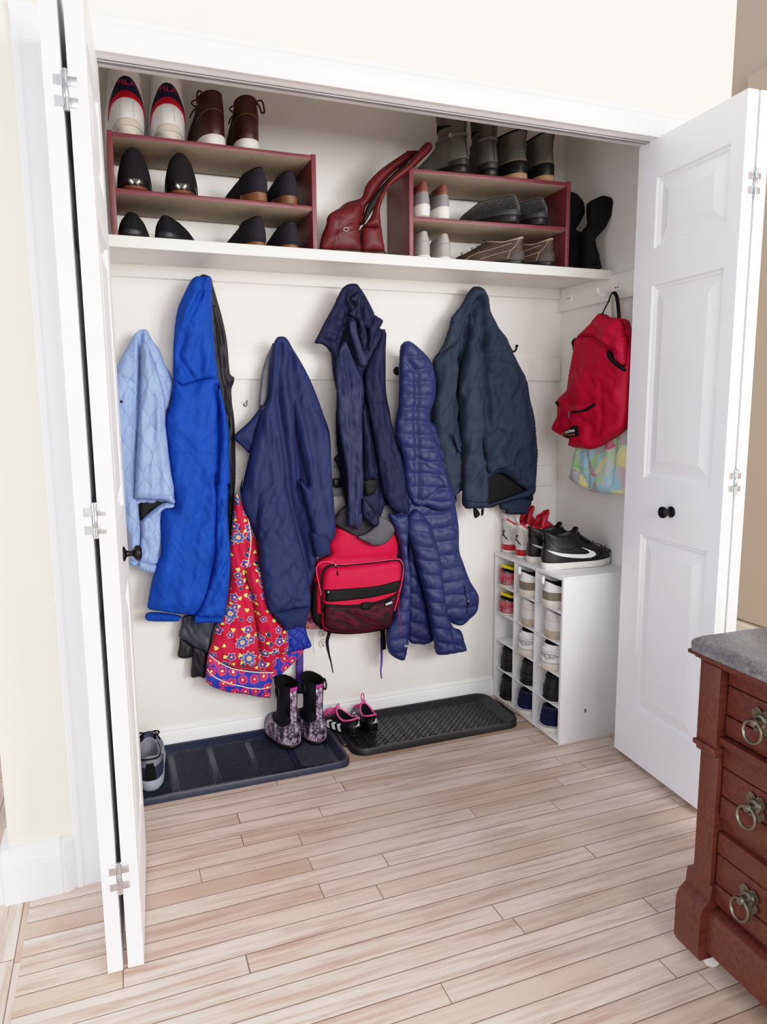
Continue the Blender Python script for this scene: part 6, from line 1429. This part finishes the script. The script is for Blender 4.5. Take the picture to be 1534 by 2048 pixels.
# ================================================================== on top of the organizer
ZO = OZ + .0004
M_JW = leather('white basketball leather', (226, 224, 220), .5, .06); M_JR = leather('varsity red', (182, 20, 44), .45); M_JG = mat('grey white plastic', (198, 196, 192), .5)
def jumper(s, th, t, k, m):
    """leaping figure emblem with spread legs and a raised arm"""
    P = [(-.10, .98), (-.02, .90), (.0, .78), (.10, .74), (.22, .80), (.24, .74), (.12, .64), (.08, .52), (.22, .38), (.40, .26), (.56, .10), (.50, .06), (.30, .18), (.08, .34), (-.06, .36), (-.20, .22), (-.38, .08), (-.52, -.06), (-.58, -.02), (-.44, .16), (-.26, .34), (-.14, .50), (-.20, .64), (-.34, .56), (-.38, .62), (-.22, .74), (-.08, .76), (-.10, .88), (-.18, .96)]
    s.decal('heel_emblem', m, [(th - x * k * 1.5, t + (y - .45) * k) for x, y in P], .0032, .02)
def hoop(lab, p, rz):
    s = Shoe('basketball_shoe', lab, 'shoe', 'white and red basketball shoes', p, rz, .255, .098, [(.034, .0, 1.0, 1.0, 0), (.048, -.006, .995, 1.0, 0), (.066, -.004, .955, .97, .05), (.088, .004, .76, .86, .2), (.108, .004, .60, .72, .5), (.128, -.005, .50, .64, .7)], .034, (.014, -.022, .018), foot=[(0, .88), (.12, .92), (.3, .84), (.45, .84), (.68, 1.0), (.85, .97), (1, .88)])
    s.upper(M_JW); s.lining(M_JR, .07, .005); s.sole(M_RUBW, .012, .003); s.sole(M_JR, .024, .003, name='midsole', z0=.011, taper=0, label='red midsole')
    s.band('heel_tab', M_JG, -.62, .62, lambda a: .12 + .2 * (a / .62) ** 2, lambda a: 1.0 - .12 * abs(a / .62), .0028)
    n = 9; a = np.linspace(-.42, .42, n); base = s.S(a, np.full(n, .97), .002); rows = [base]
    for k in (.012, .024, .028): q = base.copy(); q[:, 2] += k; q[:, 0] -= .25 * k; q[:, 1] *= (1 if k < .026 else .7); rows.append(q)
    o = mesh('pull_tab', np.vstack(rows), [(i * n + j, i * n + j + 1, (i + 1) * n + j + 1, (i + 1) * n + j) for i in range(3) for j in range(n - 1)], M_JG, s.t); md = o.modifiers.new('thickness', 'SOLIDIFY'); md.thickness = .004
    for r_ in range(3):
        for c in range(3):
            q = base[4] + np.array([-.004 - .002 * r_, (c - 1) * .008, .006 + .007 * r_]); MB().lathe([(0, -.0012), (.0018, -.0008), (.002, .001)], tuple(q), (1, 0, 0), 8).build('eyelet', M_GREYMET, s.t)
    jumper(s, .02, .46, .46, M_BLKM)
    for sg in (-1, 1): s.band('side_wing', M_JG, sg * 1.15, sg * 1.75, .45, .78, .002)
    o = s.tongue(M_JR, .7, .042, 1.15, .010, .010); s.laces(M_JW, (.45, .55, .65, .75), .55, .0026)
    q = s.S(np.array([PI]), np.array([1.0]), 0)[0] + np.array([.010, 0, .028])
    mesh('tongue_label', [q + np.array([-.004, y, z]) for z in (-.006, .008) for y in (-.018, .018)], [(0, 1, 3, 2)], M_JW, s.t)
    return s
hoop('white basketball shoe with red midsole, at the back of the organizer top', on(1006, 1105, ZO, .004), .02)
hoop('white basketball shoe with red midsole, beside the black pair', on(1032, 1116, ZO, .004), -.04)
M_NB = leather('black sneaker leather', (17, 17, 20), .45, .1, .12)
def swoosh_shoe(lab, p, rz):
    s = Shoe('high_sneaker', lab, 'shoe', 'black high sneakers with a white check mark', p, rz, .284, .098, [(.026, .0, 1.0, 1.0, 0), (.038, -.004, .998, 1.0, 0), (.054, -.002, .965, .97, .05), (.074, .006, .80, .88, .2), (.096, .004, .60, .72, .5), (.124, -.006, .48, .64, .7)], .026, (.014, -.010, .010), foot=[(0, .90), (.12, .92), (.3, .84), (.45, .84), (.68, 1.0), (.85, .97), (1, .88)])
    s.upper(M_NB); s.lining(M_NB, .07, .005); s.sole(M_RUBW, .026, .003, toe=.01); s.sole(M_RUBB, .004, .001, name='outsole', xr=(.01, .99))
    wm = mat('white check mark leather', (232, 232, 232), .5)
    for sg in (-1, 1):
        P = [(.30, .60), (.55, .52), (.9, .40), (1.25, .30), (1.55, .24), (1.80, .24), (1.98, .34), (2.02, .48), (1.94, .62), (1.86, .70), (1.90, .56), (1.84, .46), (1.70, .42), (1.4, .44), (1.0, .50), (.6, .57)]
        s.decal('check_mark', wm, [(sg * a, t - .02) for a, t in P], .0022, .03)
        s.line('seam', M_INS, [(sg * .5, .95), (sg * .9, .70), (sg * 1.3, .62), (sg * 1.8, .72)], .0010); s.line('seam', M_INS, [(sg * 1.9, .1), (sg * 2.2, .3), (sg * 2.3, .5)], .0010)
    s.band('heel_panel', leather('black heel panel', (34, 34, 38), .5), -.5, .5, .1, .62, .0016); s.text('heel_lettering', M_INS, 'NIKE', 0, .80, .30, .12, .0018, bold=.02)
    s.tongue(M_NB, .7, .016, .55, .010, .007); s.laces(M_INS, (.35, .45, .55, .65, .75, .85, .95), .5, .0024); return s
pn = on(1069, 1130, ZO); swoosh_shoe('black high sneaker with white check mark, farther of the pair on the organizer', (pn[0], pn[1] + .046, ZO), -.02)
pn = on(1096, 1143, ZO); swoosh_shoe('black high sneaker with white check mark, nearest on the organizer top', (pn[0] + .002, pn[1] + .038, ZO), -.02)

# ================================================================== in the cubes
CY = [(edges[4] + edges[5]) / 2, (edges[2] + edges[3]) / 2, (edges[0] + edges[1]) / 2]       # back, middle, near column
RZc = [LEV[4], LEV[3], LEV[2], LEV[1], LEV[0]]
colw = ('back', 'middle', 'near')
M_TPE = leather('taupe suede panel', (126, 112, 98), .8); M_OFFW = leather('scuffed off white sole', (216, 208, 198), .6, .08); M_WMESH = cloth('white padded mesh', (214, 212, 210), rough=.9, wr=.2)
FW = [(0, .92), (.12, .95), (.3, .88), (.45, .86), (.68, 1.0), (.85, .97), (1, .88)]
def taupe_white(lab, p):
    s = Shoe('sneaker', lab, 'shoe', 'white sneakers with a taupe band', p, 0, .255, .112, low(.030, .084, .56, .70, .04), .030, (.018, -.006, .006), foot=FW)
    s.upper(M_LWHITE); s.lining(M_INS, .045, .004); s.sole(M_OFFW, .030, .005); s.band('taupe_band', M_TPE, -2.2, 2.2, 0, .36, .002)
    q = s.S(np.array([0.]), np.array([.98]), .001)[0]
    MB().tube([tuple(q + np.array([-.004 - .007 * math.sin(a * .5) ** 2 * 2, .010 * math.cos(a * .5 + PI / 2) * 0 + .008 * math.cos(a), .002 + .012 * math.sin(a)])) for a in np.linspace(0, 2 * PI, 16)[:-1]], .004, 8, closed=True).build('heel_loop', M_LWHITE, s.t)
    s.tongue(M_LWHITE, .8, .004); s.laces(M_LWHITE, (.5, .65, .8)); return s
def tan_white(lab, p):
    s = Shoe('sneaker', lab, 'shoe', 'white sneakers with a tan sole', p, 0, .255, .104, low(.028, .080, .56, .66, .04), .028, (.020, -.004, .004), foot=FW)
    s.upper(leather('white scuffed canvas', (222, 220, 216), .8, .06, .3)); s.lining(M_WMESH, .045, .006); s.sole(leather('tan foxing', (178, 164, 144), .7, .1), .030, .003, label='tan sole')
    s.band('heel_pad', M_WMESH, -.7, .7, .62, 1.0, .003); s.tongue(M_LWHITE, .8, .004); s.laces(M_LWHITE, (.5, .65, .8)); return s
def wing_white(lab, p):
    s = Shoe('sneaker', lab, 'shoe', 'white sneakers with a winged emblem', p, 0, .255, .116, [(.030, 0, 1, 1, 0), (.042, -.004, .995, 1, 0), (.058, .0, .955, .95, .05), (.072, .014, .82, .84, .2), (.088, .03, .66, .74, .45), (.100, .04, .56, .70, .6)], .030, (.0, -.006, 0), foot=FW)
    s.upper(M_LWHITE); s.lining(M_INS, .06, .004); s.sole(M_OFFW, .030, .004)
    s.line('sole_line', M_GREYMET, [(x, 0.0) for x in np.linspace(-2.6, 2.6, 24)], .0009, .0042, 2)
    s.line('ankle_strap', M_LWHITE, [(x, .66) for x in np.linspace(-2, 2, 16)], .004, .001); s.line('seam', M_GREYMET, [(x, .56) for x in np.linspace(-1.8, 1.8, 16)], .0007)
    em = mat('grey emblem print', (70, 70, 76), .6); k = .0008; c = .36
    s.line('emblem', em, [(-.22 + .17 * math.cos(a), c + .12 * math.sin(a)) for a in np.linspace(0, 2 * PI, 16)], k, .0012, 2)
    s.line('emblem', em, [(-.22 + .09 * math.cos(a), c + .065 * math.sin(a)) for a in np.linspace(0, 2 * PI, 12)], k, .0012, 2)
    for q, (d, w_) in enumerate(((.10, .30), (.03, .40), (-.04, .30), (-.09, .18))): s.line('emblem', em, [(-.36, c + d), (-.45 - w_ * .5, c + d * .9 + .01), (-.42 - w_, c + d * .5 - .03)], k, .0012, 3)
    for q, (d, w_) in enumerate(((.10, .22), (.03, .3), (-.04, .22))): s.line('emblem', em, [(-.08, c + d), (.02 + w_ * .5, c + d * .9 + .01), (w_, c + d * .5 - .03)], k, .0012, 3)
    s.tongue(M_LWHITE, .8, .004); return s
def black_clog(lab, p, g='black clogs in the organizer cubes'):
    s = Shoe('clog', lab, 'shoe', g, p, 0, .24, .110, [(.010, .0, 1, 1, 0), (.03, -.004, .99, 1, 0), (.055, .010, .90, .94, .1), (.075, .03, .74, .84, .35), (.094, .05, .60, .72, .6)], .010, (.0, -.004, 0), foot=[(0, .98), (.12, .98), (.3, .9), (.45, .9), (.68, 1.0), (.85, .97), (1, .88)])
    s.upper(leather('matte black foam', (21, 21, 24), .55, .12)); s.lining(M_INS, .07, .004); s.sole(M_RUBB, .012, .003)
    s.line('moulded_edge', M_RUBB, [(x, .52 - .12 * math.cos(x)) for x in np.linspace(-2, 2, 20)], .0016, .0004); s.line('strap', M_RUBB, [(x, .86) for x in np.linspace(-1.6, 1.6, 16)], .003, .001)
    q = s.S(np.array([.12]), np.array([.12]), .001)[0]; MB().lathe([(0, -.001), (.003, -.001), (.0032, .001)], tuple(q), (1, 0, 0), 10).build('rivet', M_SILV, s.t)
    return s
def navy_slip(lab, p):
    s = Shoe('slip_on', lab, 'shoe', 'navy canvas slip-ons with white soles', p, 0, .25, .114, [(.026, 0, 1, 1, 0), (.038, -.004, .995, 1, 0), (.054, .0, .955, .95, .05), (.072, .010, .84, .86, .2), (.094, .028, .66, .74, .5)], .026, (.0, -.008, .004), foot=FW)
    s.upper(cloth('navy canvas', (24, 30, 60), rough=.9, wr=.2)); s.lining(cloth('grey canvas lining', (60, 60, 66), rough=.9), .06, .003); s.sole(M_RUBW, .028, .005, label='white rubber sole')
    s.line('sole_stripe', M_RUBB, [(x, 0.0) for x in np.linspace(-2.7, 2.7, 24)], .0012, .0052, 2); s.line('heel_seam', M_INS, [(x, .56 - .08 * math.cos(x)) for x in np.linspace(-1.2, 1.2, 12)], .0007); return s
def kid_shoe(lab, p, top):
    t_ = tiedye('bright child shoe print', [(.0, (190, 24, 54)), (.3, (52, 26, 62)), (.48, (206, 50, 74)), (.62, (60, 40, 60)), (.74, (84, 140, 84)), (.86, (196, 60, 90))], 60, 'CONSTANT')
    s = Shoe('child_shoe', lab, 'shoe', 'bright child shoes in the back column', p, 0, .19, .100, low(.012, .064, .54, .70, .03), .012, (.010, -.004, .006), foot=FW)
    s.upper(t_); s.lining(M_INS, .035, .003); s.sole(M_OFFW, .010, .003); y_ = mat('yellow strap', (232, 208, 40), .6)
    q = s.ring((.078, .0, .52, .74, .6), np.arange(36) * 2 * PI / 36, 1); b = MB(); v = []
    for dz, o in ((-.008, .0), (-.004, .003), (.002, .003), (.004, .0), (.002, -.003), (-.006, -.003)):
        r = s.ring((.079 + dz, .02, .60, .66, .6), np.arange(36) * 2 * PI / 36, 1, o); v.append(r)
    b.add(np.vstack(v), [(j * 36 + k, j * 36 + (k + 1) % 36, ((j + 1) % 6) * 36 + (k + 1) % 36, ((j + 1) % 6) * 36 + k) for j in range(6) for k in range(36)]); b.build('ankle_strap', y_ , s.t)
    if top: s.band('toe_strap', M_JR, -.2, .9, .78, 1.0, .004)
    return s
XO = OX0 - .006
for c in (1, 2):
    taupe_white(f'white sneaker with taupe band and heel loop, {colw[c]} column of the organizer', (XO - .006, CY[c], RZc[0] + .0005))
    tan_white(f'white padded sneaker with tan sole, {colw[c]} column of the organizer', (XO + .004, CY[c], RZc[1] + .0005))
    wing_white(f'white sneaker with winged emblem, {colw[c]} column of the organizer', (XO - .006, CY[c], RZc[2] + .0005))
    black_clog(f'black foam clog in the second lowest cube, {colw[c]} column', (XO + .004, CY[c], RZc[3] + .0005))
    navy_slip(f'navy canvas slip-on with white sole, {colw[c]} column bottom cube', (XO - .006, CY[c], RZc[4] + .0005))
black_clog('black foam clog in the second lowest cube, back column by the wall', (XO + .006, CY[0] + .006, RZc[3] + .0005))
black_clog('black foam clog in the bottom cube, back column by the wall', (XO + .004, CY[0] + .006, RZc[4] + .0005))
kid_shoe('bright child shoe with red strap, top cube of the back column', (XO - .002, CY[0] + .012, RZc[0] + .0005), True)
kid_shoe('bright child shoe with yellow strap, second cube of the back column', (XO - .002, CY[0] + .012, RZc[1] + .0005), False)
